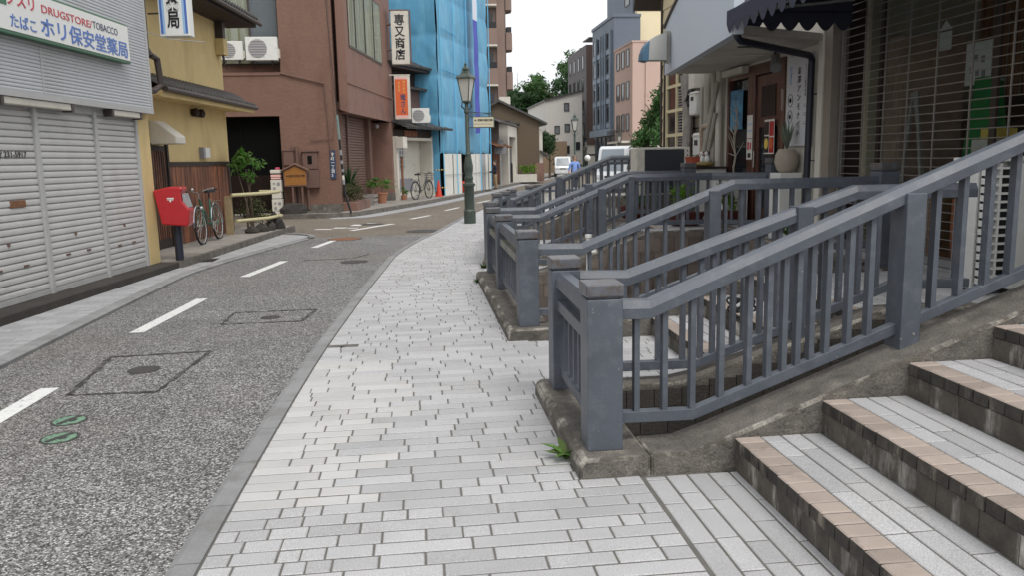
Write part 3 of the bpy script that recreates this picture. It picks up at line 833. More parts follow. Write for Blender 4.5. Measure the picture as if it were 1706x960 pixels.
def tile_roof(x0, x1, y_eave, z_eave, y_top, z_top, wav=.18, rows=None, mb=None):
    """pan-tiled slope, eave along x"""
    mb = mb or MB(); L = math.hypot(y_top-y_eave, z_top-z_eave); rows = rows or max(2, int(L/.22))
    nu = int((x1-x0)/wav*6)
    for r in range(rows):
        a, b = r/rows, (r+1)/rows
        def fn(u, v, a=a, b=b):
            t = a+(b-a)*v; x = x0+(x1-x0)*u; h = .028*abs(math.sin(math.pi*(x-x0)/wav))**.7+.022*(1-v)
            return (x, y_eave+(y_top-y_eave)*t, z_eave+(z_top-z_eave)*t+h)
        mb.grid(fn, nu, 1)
        o = len(mb.v)                                            # riser under each course
        for i in range(nu+1):
            x = x0+(x1-x0)*i/nu; h = .028*abs(math.sin(math.pi*(x-x0)/wav))**.7+.022
            yy = y_eave+(y_top-y_eave)*a; zz = z_eave+(z_top-z_eave)*a
            mb.v += [(x, yy, zz+h), (x, yy, zz-(.03 if r == 0 else 0))]
        for i in range(nu): mb.f.append([o+2*i, o+2*i+1, o+2*i+3, o+2*i+2]); mb.mi.append(0)
    k = int((x1-x0)/wav)
    for i in range(k):                                           # round end tiles along the eave
        xx = x0+wav*(i+.5); mb.tube([(xx, y_eave-.03, z_eave+.03), (xx, y_eave+.05, z_eave+.04)], wav*.26, 8)
    return mb

def aircon(label, loc, rz, w=.8, h=.6, d=.3, group=None, bracket=True, grille='round'):
    t = thing('air_conditioner', label, 'air conditioner', loc, rz, group)
    lbox('casing', [WHITE], t, (-w/2, w/2, -d, 0, 0, h), bevel=.015)
    m = MB(); m.lathe([(.001, 0), (h*.40, 0), (h*.40, .004), (h*.37, .006), (.001, .004)], 24)
    for i in range(len(m.v)): x, y, z = m.v[i]; m.v[i] = (x-w*.12, -d-z, y+h*.5)
    fan = m.build('fan_grille', [SIGNGR], t)
    m = MB()
    for k in range(7): m.tube([(-w*.12-h*.38*math.cos((k-3)*.25), -d-.012, h*.5+(k-3)*h*.11), (-w*.12+h*.38*math.cos((k-3)*.25), -d-.012, h*.5+(k-3)*h*.11)], .006, 4)
    m.build('wires', [OFFW], fan)
    m = MB(); m.box(w/2, w/2+.05, -d*.8, -d*.2, h*.1, h*.5); m.build('valve_cover', [OFFW], t)
    if bracket:
        m = MB()
        for s in (-.3, .3):
            m.box(s*w-.015, s*w+.015, -d-.05, 0, -.04, -.002); m.tube([(s*w, -d, -.03), (s*w, 0, -.25)], .014, 5)
        m.build('bracket', [GUTTER], t)
    return t

# ---- drugstore
A1 = R_(83.7)
dr = thing('shuttered_shop', 'grey clad corner shop with three pulled down roller shutters', 'shop building', (-4.34, 14.19, 0), A1)
m = MB(); m.box(-9.5, .0, .12, 7, 0, 6.5); m.build('wall', [CLAD], dr)
lbox('pillar', [YELL], dr, (-.40, 0, -.0, .3, .1, 2.56), bevel=.01)
divs = [-7.8, -6.27, -4.75, -3.24, -1.73, -.42]
for i in range(5):
    a, b = divs[i]+.045, divs[i+1]-.045
    if i == 4: b = divs[i+1]-.02
    s = slat_sheet(a, b, .066, .17, 2.45, .0835, .03).build('roller_shutter', [SHUT], dr, smooth=True)
    m = MB(); m.box(a, b, .03, .075, .105, .17); m.build('bottom_bar', [SHUTF], s)
    for px in (.3, .68): m = MB(); m.box(a+(b-a)*px-.05, a+(b-a)*px+.05, .028, .042, .52+.03*(i % 2), .545+.03*(i % 2)); m.build('latch', [BROWNP], s)
    m = MB(); m.box(a+(b-a)*.45, a+(b-a)*.45+.045, .028, .042, .80, .84); m.build('keyhole', [BROWNP], s)
    if i == 2: lbox('letter_slot', [RUST], s, (-3.92, -3.62, .026, .05, 1.25, 1.33))
for x in divs[1:]: lbox('shutter_post', [SHUTF], dr, (x-.04, x+.04, .005, .1, .1, 2.5), bevel=.006)
lbox('shutter_housing', [SHUTF], dr, (-9.4, -.4, .02, .3, 2.452, 2.6))
cl = slat_sheet(-9.4, -.08, -.105, 2.62, 6.4, .045, .012); cl.build('cladding', [CLAD], dr)
lbox('cladding_trim', [SHUTF], dr, (-9.4, -.06, -.13, .12, 2.55, 2.622), (-.10, -.055, -.125, .12, 2.623, 6.4), (-3.22, -3.19, -.122, -.1, 2.623, 3.2))
m = MB(); m.box(-.052, -.04, -.10, 7, 2.6, 6.4); m.build('side_cladding', [CLAD], dr)
for x0, x1 in ((-4.1, -2.55), (-1.45, -.5)):
    l_ = lbox('tube_light', [OFFW], dr, (x0, x1, -.11, .0, 2.46, 2.545), bevel=.01)
    lbox('bracket', [GUTTER], l_, (x0-.02, x0+.04, -.12, .01, 2.44, 2.548)); lbox('bracket', [GUTTER], l_, (x1-.04, x1+.02, -.12, .01, 2.44, 2.548))
lbox('doorstep', [CONC2], dr, (-9.5, .0, -.30, .12, -.05, .10), bevel=.015)
ph = text('phone_number', '☎ 231-5917', SIGNK, (-4.12, .033, 1.83), (1, 0, 0), (0, 0, 1), .64, .105, dr, world=False, ext=.002, off=.006)
m = MB(); m.tube([(.03, -.06, 6.2), (.03, -.06, 3.62), (.07, -.1, 3.5)], .045, 8); m.tube([(.07, -.1, 3.5), (.26, -.12, 3.46), (.34, -.12, 3.05), (.2, -.06, 2.95), (.04, -.02, 2.93)], .055, 8); m.build('downpipe', [GUTTER], dr, smooth=True)
# shop sign
sg = thing('shop_sign', 'long white drugstore sign with green edge and blue lettering', 'sign', (-4.34, 14.19, 0), A1)
lbox('board', [SIGNG], sg, (-6.5, -.99, -.24, -.135, 3.235, 3.80), bevel=.004)
lbox('panel', [SIGNW], sg, (-6.48, -1.01, -.246, -.2405, 3.275, 3.775))
X1, U1 = (1, 0, 0), (0, 0, 1)
lbox('logo', [SIGNG], sg, (-4.35, -4.02, -.25, -.2465, 3.545, 3.7))
text('lettering', 'クスリ', SIGNR, (-4.02, -.249, 3.565), X1, U1, .56, .17, sg, False, off=.012)
text('lettering', 'DRUGSTORE/', SIGNR, (-3.31, -.249, 3.585), X1, U1, 1.22, .095, sg, False, off=.006)
text('lettering', 'TOBACCO', SIGNDB, (-2.07, -.249, 3.595), X1, U1, .72, .095, sg, False)
text('lettering', 'たばこ', SIGNB, (-3.98, -.249, 3.32), X1, U1, .52, .15, sg, False, off=.012)
text('lettering', 'ホリ保安堂薬局', SIGNB, (-3.36, -.249, 3.305), X1, U1, 2.28, .235, sg, False, off=.014)
m = MB(); m.tube([(-1.2, -.2, 3.8), (-.1, -.5, 3.72), (.5, -.85, 3.75)], .006, 4); m.build('stay_wire', [GALV], sg)
# projecting sign box
ps = thing('projecting_sign', 'white and blue vertical pharmacy sign box hanging over the yellow house', 'sign', (-4.34, 14.19, 0), A1)
lbox('box', [SIGNW], ps, (.52, .74, -.60, -.10, 3.86, 5.6), bevel=.012)
lbox('blue_stripe', [SIGNB], ps, (.516, .519, -.575, -.535, 3.9, 5.55), (.516, .519, -.165, -.125, 3.9, 5.55))
lbox('pale_stripe', [SKYB], ps, (.5155, .5185, -.53, -.50, 3.9, 5.55), (.5155, .5185, -.20, -.17, 3.9, 5.55))
text('lettering', '保\n安\n堂\n薬\n局', SIGNK, (.514, -.24, 3.99), (0, -1, 0), U1, .22, 1.42, ps, False, off=.02, line=.95)
for z in (4.25, 5.3): m = MB(); m.tube([(.63, .12, z), (.63, -.12, z)], .015, 5); m.build('arm', [GUTTER], ps)

# ---- yellow plaster house
yh = thing('plaster_house', 'yellow plaster house with dark cedar wainscot and tiled eaves', 'house', (-4.34, 14.19, 0), A1)
W0 = .85
lbox('wall', [YELL], yh, (.12, 6.3, W0, 7.5, .05, 7.0))
lbox('wainscot_rail', [WOODD], yh, (2.64, 6.2, W0-.05, W0, 1.70, 1.79))
m = MB(); x = 2.66
while x < 6.05: m.box(x, x+.105, W0-.03, W0, .12, 1.70); x += .11
m.build('wainscot', [WOOD], yh)
lbox('corner_post', [WOODD], yh, (6.06, 6.2, W0-.045, W0, .1, 1.7))
d = lbox('door', [WOODD], yh, (1.9, 2.60, W0-.02, W0+.02, .12, 2.1))
lbox('door_frame', [WOODD], yh, (1.82, 1.9, W0-.05, W0, .1, 2.14), (2.58, 2.66, W0-.05, W0, .1, 2.14))
m = MB()
for k in range(6): m.box(1.95+k*.1, 1.97+k*.1, W0-.035, W0-.02, .3, 2.0)
m.build('lattice', [WOOD], d)
m = MB(); m.prism([(W0, 2.12), (W0-.5, 2.12), (W0-.5, 2.26), (W0-.12, 2.56), (W0, 2.56)], 'x', 1.95, 2.42); m.build('canopy', [OFFW], yh, bevel=.02)
lm = lbox('wall_lamp', [SIGNGR], yh, (4.4, 4.48, W0-.1, W0, 1.86, 2.10)); lbox('shade', [WHITE], lm, (4.485, 4.75, W0-.12, W0, 1.87, 2.09), bevel=.01)
for x in (4.15, 4.5):
    m = MB(); m.lathe([(.075, 0), (.09, .05), (.10, .12), (.03, .16)], 10)
    for i in range(len(m.v)): a, b, c = m.v[i]; m.v[i] = (x+a, W0-c, 2.83+b-.02*c)
    m.build('vent_hood', [WOODD], yh, smooth=True)
m = tile_roof(1.35, 6.75, W0-.58, 3.10, W0-.02, 3.44); lr = m.build('lower_eave', [TILE], yh)
lbox('soffit', [YELL], lr, (1.35, 6.7, W0-.5, W0, 2.98, 3.07)); lbox('fascia', [YELL], lr, (1.35, 6.72, W0-.56, W0-.5, 2.95, 3.07))
m = MB(); m.tube([(1.36, W0-.62, 3.09), (6.76, W0-.62, 3.07)], .05, 8); m.build('gutter', [GUTTER], lr)
m = tile_roof(.2, 7.0, W0-.75, 5.16, W0+2.5, 6.6); ur = m.build('roof', [TILE], yh)
lbox('soffit', [WOODD], ur, (.2, 6.95, W0-.68, W0+.05, 5.0, 5.10)); m = MB(); m.tube([(.2, W0-.78, 5.1), (7, W0-.78, 5.08)], .05, 8); m.build('gutter', [GUTTER], ur)
bx = lbox('meter_box', [YELL], yh, (5.92, 6.2, W0-.2, W0, 4.25, 4.62), bevel=.01)
lbox('bracket', [GUTTER], bx, (5.97, 6.15, W0-.18, W0, 4.62, 5.0)); m = MB(); m.tube([(6.05, W0-.12, 4.25), (6.08, W0-.14, 4.1), (6.12, W0-.1, 4.02)], .03, 6); m.build('spout', [GUTTER], bx)
po = MB(); po.prism([(.02, -.27), (7.4, -.34), (7.4, 1.0), (.02, 1.0)], 'z', -.05, .115)
po = po.build('porch', [PAVE], yh)
m = MB()
for k in range(10): m.box(.04+k*.735, .04+k*.735+.728, -.36, -.268, -.05, .12)
m.build('edging', [CONC], po)

# corner bed with stones, railing and shrub
def T1(s, y, z=0):
    v = Matrix.Rotation(A1, 3, 'Z') @ Vector((s, y, z)); return (v.x-4.34, v.y+14.19, z)
CREAMB = M('cream_bar', (.48, .43, .25), .5, .08, 6)
bd = thing('bamboo_railing', 'cream bamboo style railing with two bars at the street corner', 'railing', (-4.34, 14.19, 0), A1)
m = MB(); m.tube([(5.0, .42, 1.02), (5.9, -.08, 1.02), (6.65, -.2, 1.03), (6.75, .3, 1.03)], .042, 10); m.build('top_bar', [CREAMB], bd, smooth=True)
m = MB(); m.tube([(5.1, .38, .42), (5.9, -.1, .42), (6.68, -.22, .43), (6.78, .3, .43)], .042, 10); m.build('bottom_bar', [CREAMB], bd, smooth=True)
m = MB(); m.box(5.02, 5.14, .46, .6, .1, 1.0); m.build('post', [M('tan_post', (.30, .235, .13), .85, .15, 6)], bd)
for q, (s, y, r) in enumerate(((5.35, .12, .16), (5.7, -.02, .19), (6.1, -.08, .2), (6.5, -.1, .24))):
    t = thing('garden_rock', ('smallest rough rock', 'second rough rock', 'third rough rock', 'big pointed rock')[q]+' edging the corner bed under the cream bars', 'rock', T1(s, y, .1), q)
    m = MB(); rr = random.Random(q); m.ball((0, 0, .06), (r, r*.8, r*.85 if q < 3 else r*1.5), 9, 6)
    m.v = [(a*rr.uniform(.75, 1.15), b*rr.uniform(.75, 1.15), max(-.02, c*rr.uniform(.8, 1.1))) for a, b, c in m.v]; m.build('rock', [CONC2 if q < 3 else ROCK], t)
sh = thing('shrub', 'leafy green shrub with thin bare stems at the yellow house corner', 'shrub', T1(6.0, .35, .1))
m = MB(); rr = random.Random(4)
for k in range(5): m.tube([(rr.uniform(-.08, .08), rr.uniform(-.08, .08), 0), (rr.uniform(-.15, .15), rr.uniform(-.15, .15), .7), (rr.uniform(-.25, .25), rr.uniform(-.2, .2), 1.5)], [.022, .017, .01], 5)
m.build('stems', [BARK], sh)
m = leaves(MB(), (-.02, -.05, 1.72), (.40, .38, .32), 420, .085, rng=rr); leaves(m, (.1, .0, 1.3), (.3, .3, .22), 90, .07, rng=rr); m.build('foliage', [LEAFB], sh)
hd = thing('shrub', 'low olive green shrub filling the corner bed behind the cream bars', 'shrub', T1(6.1, .35, .1)); rr = random.Random(8)
m = leaves(MB(), (.1, .1, .45), (.55, .35, .42), 700, .05, rng=rr); m.build('foliage', [LEAFH], hd)

# ---- post box
pb = thing('post_box', 'red post box on a dark post beside the shutters', 'post box', (-4.05, 14.27, 0), R_(2)); pb.scale = (.9, .9, 1)
m = MB(); m.lathe([(.075, -.02), (.075, .80)], 16); m.build('post', [NAVY], pb, smooth=True)
m = MB(); pr = [(-.33, 1.31), (-.22, .74), (.22, .70), (.25, .72), (.29, .98), (.17, 1.12), (.155, 1.27), (.20, 1.32), (.17, 1.36), (-.05, 1.365)]
m.prism(pr, 'y', -.20, .20); b = m.build('box', [REDP], pb, bevel=.03)
m = MB(); m.prism([(.262, 1.01), (.178, 1.115), (.168, 1.25), (.21, 1.245), (.275, 1.02)], 'y', -.15, .15); m.build('slot_plate', [GALV], b)
m = MB(); m.box(-.09, .03, -.207, -.2045, 1.165, 1.185); m.box(-.085, .025, -.207, -.2045, 1.145, 1.157); m.box(-.045, -.02, -.207, -.2045, 1.115, 1.145); m.build('emblem', [SIGNW], b)
text('lettering', 'POST', SIGNP, (.2575, .05, .87), (0, 1, 0), (.2, 0, 1), .10, .05, b, False)
text('lettering', '〒', SIGNP, (.243, .06, .77), (0, 1, 0), (.2, 0, 1), .07, .07, b, False)

# ---- bicycles
def bicycle(label, loc, rz, col, basket=False, lean=0., CHROME=CHROME):
    t = thing('bicycle', label, 'bicycle', loc, rz); t.rotation_euler = (lean, 0, rz)
    R = .335
    for x in (0, 1.1):
        m = MB(); n = 28; m.tube([(x+R*math.cos(2*math.pi*k/n), 0, R+R*math.sin(2*math.pi*k/n)) for k in range(n+1)], .019, 7, cap=False); w = m.build('wheel', [RUBBER], t, smooth='all')
        m = MB(); m.tube([(x+(R-.024)*math.cos(2*math.pi*k/n), 0, R+(R-.024)*math.sin(2*math.pi*k/n)) for k in range(n+1)], .011, 5, cap=False)
        m.tube([(x, -.04, R), (x, .04, R)], .022, 8); m.build('rim', [CHROME], w)
        m = MB()
        for k in range(20):
            a = 2*math.pi*k/20; m.tube([(x, .018*(-1)**k, R), (x+(R-.03)*math.cos(a), 0, R+(R-.03)*math.sin(a))], .0022, 3)
        m.build('spokes', [CHROME], w)
        m = MB(); m.tube([(x+(R+.035)*math.cos(a), 0, R+(R+.035)*math.sin(a)) for a in [R_(-5+i*14) for i in range(14)]] if x else [(x+(R+.035)*math.cos(a), 0, R+(R+.035)*math.sin(a)) for a in [R_(40+i*14) for i in range(11)]], .013, 5); m.build('mudguard', [CHROME], t)
    m = MB(); bb = (.66, 0, .30); hd_ = (.16, 0, .82); st = (.80, 0, .80)
    m.tube([(.2, 0, .70), (.42, 0, .38), bb], .018, 8); m.tube([(.18, 0, .78), (.5, 0, .46), (.70, 0, .42)], .015, 8); m.tube([bb, st], .016, 8); m.tube([(.22, 0, .64), hd_], .02, 8)
    for y in (-.05, .05):
        m.tube([bb, (1.1, y, R)], .009, 6); m.tube([st, (1.1, y, R)], .008, 6); m.tube([(.21, y*.7, .64), (.10, y, .5), (0, y, R)], .011, 6)
    m.build('frame', [col], t, smooth=True)
    m = MB(); m.tube([hd_, (.13, 0, .93)], .014, 6); m.tube([(.34, -.27, .97), (.2, -.24, 1.0), (.10, -.1, .96), (.13, 0, .93), (.10, .1, .96), (.2, .24, 1.0), (.34, .27, .97)], .011, 6); hb = m.build('handlebar', [CHROME], t, smooth=True)
    for s in (-1, 1):
        m = MB(); m.tube([(.27, s*.256, .985), (.38, s*.275, .965)], .017, 7); m.build('grip', [RUBBER], hb)
    m = MB(); m.ball((.12, .09, 1.0), .03, 8, 6); m.build('bell', [CHROME], hb)
    m = MB(); m.tube([st, (.82, 0, .92)], .013, 6); m.prism([(.66, .03), (.66, -.03), (.86, -.10), (.96, -.09), (.96, .09), (.86, .10)], 'z', .91, .965); m.build('saddle', [RUBBER], t, bevel=.012)
    m = MB()
    for y in (-.07, 0, .07): m.tube([(.85, y, .74), (1.3, y, .74)], .007, 5)
    m.tube([(1.3, -.07, .74), (1.3, .07, .74)], .007, 5); m.tube([(1.25, .06, .74), (1.1, .06, R)], .006, 5); m.build('rack', [CHROME], t)
    m = MB(); m.lathe([(.09, 0), (.09, .008)], 16)
    m.v = [(bb[0]+a, -.05-c, bb[2]+b) for a, b, c in m.v]; m.tube([bb, (bb[0]+.08, -.07, bb[2]-.14)], .01, 5); m.box(bb[0]+.03, bb[0]+.13, -.15, -.06, bb[2]-.16, bb[2]-.14); m.build('crank', [CHROME], t)
    m = MB(); m.tube([(1.05, .06, .3), (1.18, .2, .0)], .009, 5); m.build('kickstand', [CHROME], t)
    m = MB(); m.ball((-.0, -.06, .66), (.05, .035, .035), 8, 6); m.build('headlamp', [CHROME], t)
    t.scale = (1.12, 1.12, 1.12)
    if basket:
        m = MB()
        for z in (.72, .8, .88, .96): m.tube([(-.2, -.15, z), (.06, -.15, z), (.06, .15, z), (-.2, .15, z), (-.2, -.15, z)], .005, 4)
        for k in range(6):
            for y in (-.15, .15): m.tube([(-.2+k*.052, y*.8, .70), (-.2+k*.052, y, .97)], .004, 4)
        m.build('basket', [BIKEK], t)
    return t
bicycle('green city bicycle leaning by the cedar wainscot', (-4.36, 17.05, .115), R_(88), BIKEG, lean=R_(-4))
# ---- brown stucco building facing the junction
bb_ = thing('stucco_building', 'brown stucco building with a dark garage door at the corner', 'building', (-2.45, 27.45, .1))
F_ = 27.45
m = MB()
m.box(-12, -6.3, F_, 36, 0, 4.62); m.box(-4.33, -2.52, F_, 36, 0, 4.62); m.box(-6.3, -4.33, F_, 36, 3.24, 4.62); m.box(-4.2, -2.52, F_, 36, 4.62, 12)
m.box(-12, -4.2, F_+.55, 36, 4.62, 12)
m.build('wall', [BROWN], bb_, world=True)
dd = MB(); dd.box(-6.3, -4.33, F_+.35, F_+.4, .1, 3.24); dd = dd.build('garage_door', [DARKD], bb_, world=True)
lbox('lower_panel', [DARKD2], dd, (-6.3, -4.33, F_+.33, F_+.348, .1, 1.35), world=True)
lbox('panel_joint', [BLACK], dd, (-6.3, -4.33, F_+.32, F_+.328, .72, .75), (-5.66, -5.64, F_+.32, F_+.328, .1, 3.2), world=True)
lbox('ledge', [BROWN2], bb_, (-12, -4.2, F_-.03, F_, 4.52, 4.60), world=True)
m = MB(); m.tube([(-4.22, F_-.04, 4.58), (-3.5, F_-.05, 4.40), (-2.84, F_-.05, 4.24)], .025, 6); m.tube([(-2.85, F_-.05, 4.26), (-2.75, F_-.05, 1.9)], .022, 6)
m.tube([(-2.62, F_-.05, 8), (-2.6, F_-.05, 5.5), (-2.56, F_-.05, 3.2), (-2.66, F_-.05, 2.5), (-3.4, F_-.05, 2.45)], .014, 5); m.build('conduit', [BROWNP], bb_, world=True)
for px, r in ((-3.98, .05), (-3.84, .05), (-3.55, .045)):
    m = MB(); m.tube([(px, F_-.08, .2), (px, F_-.08, 2.25 if r > .046 else 1.6)], r, 8); m.build('pipe', [BROWNP], bb_, world=True, smooth=True)
eb = lbox('meter_cabinet', [BROWNP], bb_, (-3.66, -3.18, F_-.16, F_, 1.52, 2.08), world=True, bevel=.01)
lbox('meter_window', [BLACK], eb, (-3.50, -3.36, F_-.166, F_-.1605, 1.68, 1.95), world=True); lbox('cover', [BROWNP], eb, (-3.62, -3.16, F_-.18, F_, .92, 1.5), world=True); lbox('lid', [BROWNP], eb, (-3.70, -3.14, F_-.2, F_, 2.08, 2.12), world=True)
lbox('switch_box', [BROWNP], bb_, (-4.26, -3.98+.02, F_-.14, F_-.001, 1.66, 2.12), (-4.3, -3.92, F_-.16, F_-.001, 2.12, 2.15), world=True, bevel=.008)
lbox('base_course', [CONC], bb_, (-3.75, -2.44, F_-.03, F_-.001, .1, .36), world=True); lbox('drain_edge', [CONC], bb_, (-3.9, -2.5, F_-.5, F_-.43, .1, .17), (-2.57, -2.5, F_-.43, F_-.03, .1, .17), world=True)
wn = MB(); wn.box(-6.6, -4.25, F_+.50, F_+.545, 4.9, 8); wn = wn.build('window', [DKALU], bb_, world=True)
lbox('curtain', [CURT], wn, (-6.55, -5.18, F_+.48, F_+.495, 4.95, 8), world=True); lbox('pane', [GLASSC], wn, (-6.55, -4.3, F_+.455, F_+.46, 4.95, 8), world=True)
lbox('grey_pane', [SIGNGR], wn, (-5.14, -4.3, F_+.48, F_+.495, 4.95, 8), world=True); lbox('mullion', [DKALU], wn, (-5.19, -5.13, F_+.43, F_+.454, 4.9, 8), world=True)
aircon('larger white air conditioner on the brown wall, under the curtained window', (-4.71, F_+.1, 4.96), 0, .98, .72, .34, group='air conditioners on the brown wall')
aircon('smaller white air conditioner on the brown wall, beside the yellow house eave', (-5.66, F_+.1, 4.98), 0, .74, .58, .3, group='air conditioners on the brown wall')
# address plate
ap = thing('address_plate', 'dark blue street address plate on the brown wall', 'sign', (-2.68, F_, 1.6))
lbox('plate', [SIGNDB], ap, (-2.80, -2.62, F_-.03, F_-.002, 1.18, 2.12), world=True)
text('lettering', '本\n町\n一\n丁\n目\n3', SIGNW, (-2.77, F_-.034, 1.25), X1, U1, .12, .8, ap, True, off=.01)
# notice house
nb = thing('notice_board', 'small house shaped notice board with an orange brown panel', 'notice board', (-3.95, F_-.4, .1))
N_ = F_-.42
m = MB(); m.box(-4.02, -3.96, N_+.02, N_+.08, .1, 1.05); m.box(-3.72, -3.66, N_+.02, N_+.08, .1, 1.05); m.build('legs', [BROWNP], nb, world=True)
m = MB(); m.prism([(-4.25, .98), (-3.52, .98), (-3.52, 1.5), (-3.88, 1.66), (-4.25, 1.5)], 'y', N_, N_+.1); m.build('case', [BROWNP], nb, world=True)
m = MB(); m.prism([(-4.22, 1.02), (-3.55, 1.02), (-3.55, 1.48), (-3.88, 1.62), (-4.22, 1.48)], 'y', N_-.006, N_-.002); pn = m.build('panel', [M('amber_panel', (.30, .125, .025), .5, .15, 8, c2=(.2, .08, .02), f=(.5, .7), s2=4)], nb, world=True)
m = MB(); m.prism([(-4.33, 1.47), (-3.88, 1.68), (-3.45, 1.47), (-3.45, 1.51), (-3.88, 1.73), (-4.33, 1.51)], 'y', N_-.06, N_+.16); m.build('roof', [BROWN2], nb, world=True)
text('lettering', '◀ 尾張町老舗交流館', SIGNK, (-4.18, N_-.008, 1.27), X1, U1, .6, .085, pn, True)
rk = thing('boulder', 'dark boulder standing beside the notice board', 'rock', (-3.98, 26.98, .08), .3)
m = MB(); rr = random.Random(12); m.ball((0, 0, .1), (.44, .3, .34), 10, 7); m.v = [(a*rr.uniform(.82, 1.1), b*rr.uniform(.85, 1.1), max(-.05, min(.36, c*rr.uniform(.85, 1.1)))) for a, b, c in m.v]; m.build('stone', [ROCK], rk)
cp = thing('capsule_machine', 'stack of white and pink capsule toy machines by the garage', 'vending machine', (-4.5, 27.2, .1))
for z0, z1, w, mt in ((0, .08, .30, OFFW), (.09, .48, .33, OFFW), (.50, .70, .30, OFFW), (.72, 1.1, .34, OFFW), (1.12, 1.17, .30, SIGNP), (1.18, 1.27, .31, SIGNP), (1.31, 1.42, .32, OFFW)):
    b = MB(); b.box(-w/2, w/2, -.2, .1, z0, z1); o = b.build('cabinet', [mt], cp, bevel=.012)
    if z1-z0 > .3:
        q = MB(); q.box(-.10, -.02, -.206, -.2005, z0+.05, z0+.15); q.box(.03, .12, -.206, -.2005, z0+.2, z0+.3); q.lathe([(.001, 0), (.03, 0), (.03, .01)], 8)
        q.v = [(a, b_, c) if i < 16 else (a-.06, -.205-c, z0+.27+b_) for i, (a, b_, c) in enumerate(q.v)]; q.build('dispenser', [SIGNGR], o)
q = MB(); q.box(-.02, .12, -.06, 0, 1.42, 1.5); q.build('topper', [M('pink_topper', (.45, .06, .12), .5, .1, 9)], cp, bevel=.02)
# guy wire guard
gw = thing('guy_wire', 'slanting guy wire with a black and white striped guard', 'guy wire', (-2.25, 26.6, .1))
P0, P1 = Vector((-2.42, 26.62, 3.2)), Vector((-2.3, 26.6, .75)); P2 = Vector((-2.13, 26.58, .1))
rr = random.Random(33); q0 = 0.
while q0 < 1:
    q1 = min(1, q0+rr.uniform(.02, .07)); a = P0.lerp(P1, q0); b = P0.lerp(P1, q1); m = MB(); m.tube([a, b], .038, 8); m.build('guard', [M('grey_green_guard', (.16, .22, .21), .6, .2, 8) if q0 < .25 else rr.choice((SIGNK, SIGNK, SIGNGR, OFFW, SIGNK))], gw, world=True); q0 = q1
m = MB(); m.tube([P1, P2], .035, 8); m.tube([P0+(P0-P1)*2, P0], .009, 5); m.build('wire', [SIGNK], gw, world=True)

# ---- brown building with the bay window
A2 = R_(80.7)
b2 = thing('bay_building', 'brown building with a jutting upper storey above its roller shutter', 'building', (-2.15, 27.3, .1), A2)
def zb(z): return z-.1
m = MB(); m.box(1.2, 7.9, .75, 8, 0, 3.3); m.box(1.2, 7.9, .28, 8, 3.3, 12.0); m.box(.3, 1.2, .752, 1.0, 0, 3.3); m.build('wall', [BROWN2], b2)
m = MB(); m.box(7.1, 7.95, -.02, 8, 0, 3.2); m.build('end_wall', [BROWN2], b2)
bay = MB(); bay.prism([(.28, 3.32), (.0, 3.22), (.0, 12), (.28, 12)], 'x', .2, 7.95); bay.prism([(.74, 3.5), (.28, 3.32), (.28, 3.6), (.74, 3.6)], 'x', .6, 7.94); bay = bay.build('bay', [BROWN2], b2)
lbox('moulding', [BROWN2], bay, (.18, 7.96, -.03, -.001, 4.16, 4.22))
w_ = lbox('window', [DKALU], bay, (.66, 5.95, -.025, -.002, 5.35, 7.6))
lbox('curtain', [CURT], w_, (.74, 5.88, -.03, -.0255, 5.43, 7.52)); lbox('pane', [GLASSC], w_, (.74, 5.88, -.042, -.038, 5.43, 7.52))
lbox('mullion', [DKALU], w_, *[(x-.04, x+.04, -.06, -.043, 5.43, 7.52) for x in (1.55, 3.0, 4.5)])
slat_sheet(1.0, 5.6, .75, .05, 3.3, .1, .03).build('roller_shutter', [BROWNL], b2, smooth=True)
[lbox('shutter_rail', [BROWNP], b2, q_) for q_ in ((2.6, 2.75, .66, .718, .0, 3.3), (5.6, 5.9, .55, .749, 0, 3.3), (.7, 1.0, .6, .749, 0, 3.3))]
lbox('base_course', [CONC], b2, (7.08, 7.97, -.04, .75, 0, .32)); m = MB(); m.ball((5.9, .3, 3.0), .09, 8, 6); m.build('lamp', [SIGNGR], b2)
lbox('planter_bed', [BROWN2], b2, (.3, 2.3, -.1, .6, 0, .28))
hg = thing('hedge', 'clipped olive hedge in front of the brown roller shutter', 'hedge', (-2.3, 28.5, .38)); rr = random.Random(21)
m = leaves(MB(), (.0, 0, .36), (.52, .75, .40), 1200, .055, rng=rr); m.build('foliage', [LEAFH], hg)
pl = thing('spiky_plant', 'dark green spiky plant rising over the clipped hedge', 'plant', (-2.35, 28.9, .7)); m = MB(); rr = random.Random(2)
for k in range(46):
    a = rr.uniform(0, 6.28); L = rr.uniform(.5, 1.3); e = rr.uniform(.15, .6)
    p = [Vector((math.cos(a)*e*t_, math.sin(a)*e*t_, L*t_-.25*t_*t_)) for t_ in (0, .5, 1)]; s_ = Vector((-math.sin(a), math.cos(a), 0))*.035
    m.add([p[0]-s_, p[0]+s_, p[1]+s_, p[2], p[1]-s_], [(0, 1, 2, 4), (4, 2, 3)])
m.build('leaves', [LEAFD], pl)
ct = thing('wooden_crate', 'stack of grey wooden slat crates by the roller shutter', 'crate', (-1.75, 31.2, .1), A2)
m = MB()
for z in (0, .15, .3):
    for y in (-.2, .2): m.box(-.35, .35, y-.01, y+.01, z, z+.09)
    for x in (-.35, .35): m.box(x-.01, x+.01, -.2, .2, z, z+.11)
m.build('slats', [LOG], ct)
pt = thing('potted_plant', 'terracotta pot with a low spreading green plant', 'potted plant', (-1.38, 32.3, .1))
m = MB(); m.lathe([(.15, 0), (.23, .36), (.25, .37), (.25, .42), (.21, .42), (.2, .36)], 16); m.build('pot', [POTT], pt, smooth=True)
m = MB(); m.tube([(0, 0, .3), (.02, 0, .7)], .015, 5); m.build('stem', [BARK], pt); rr = random.Random(31)
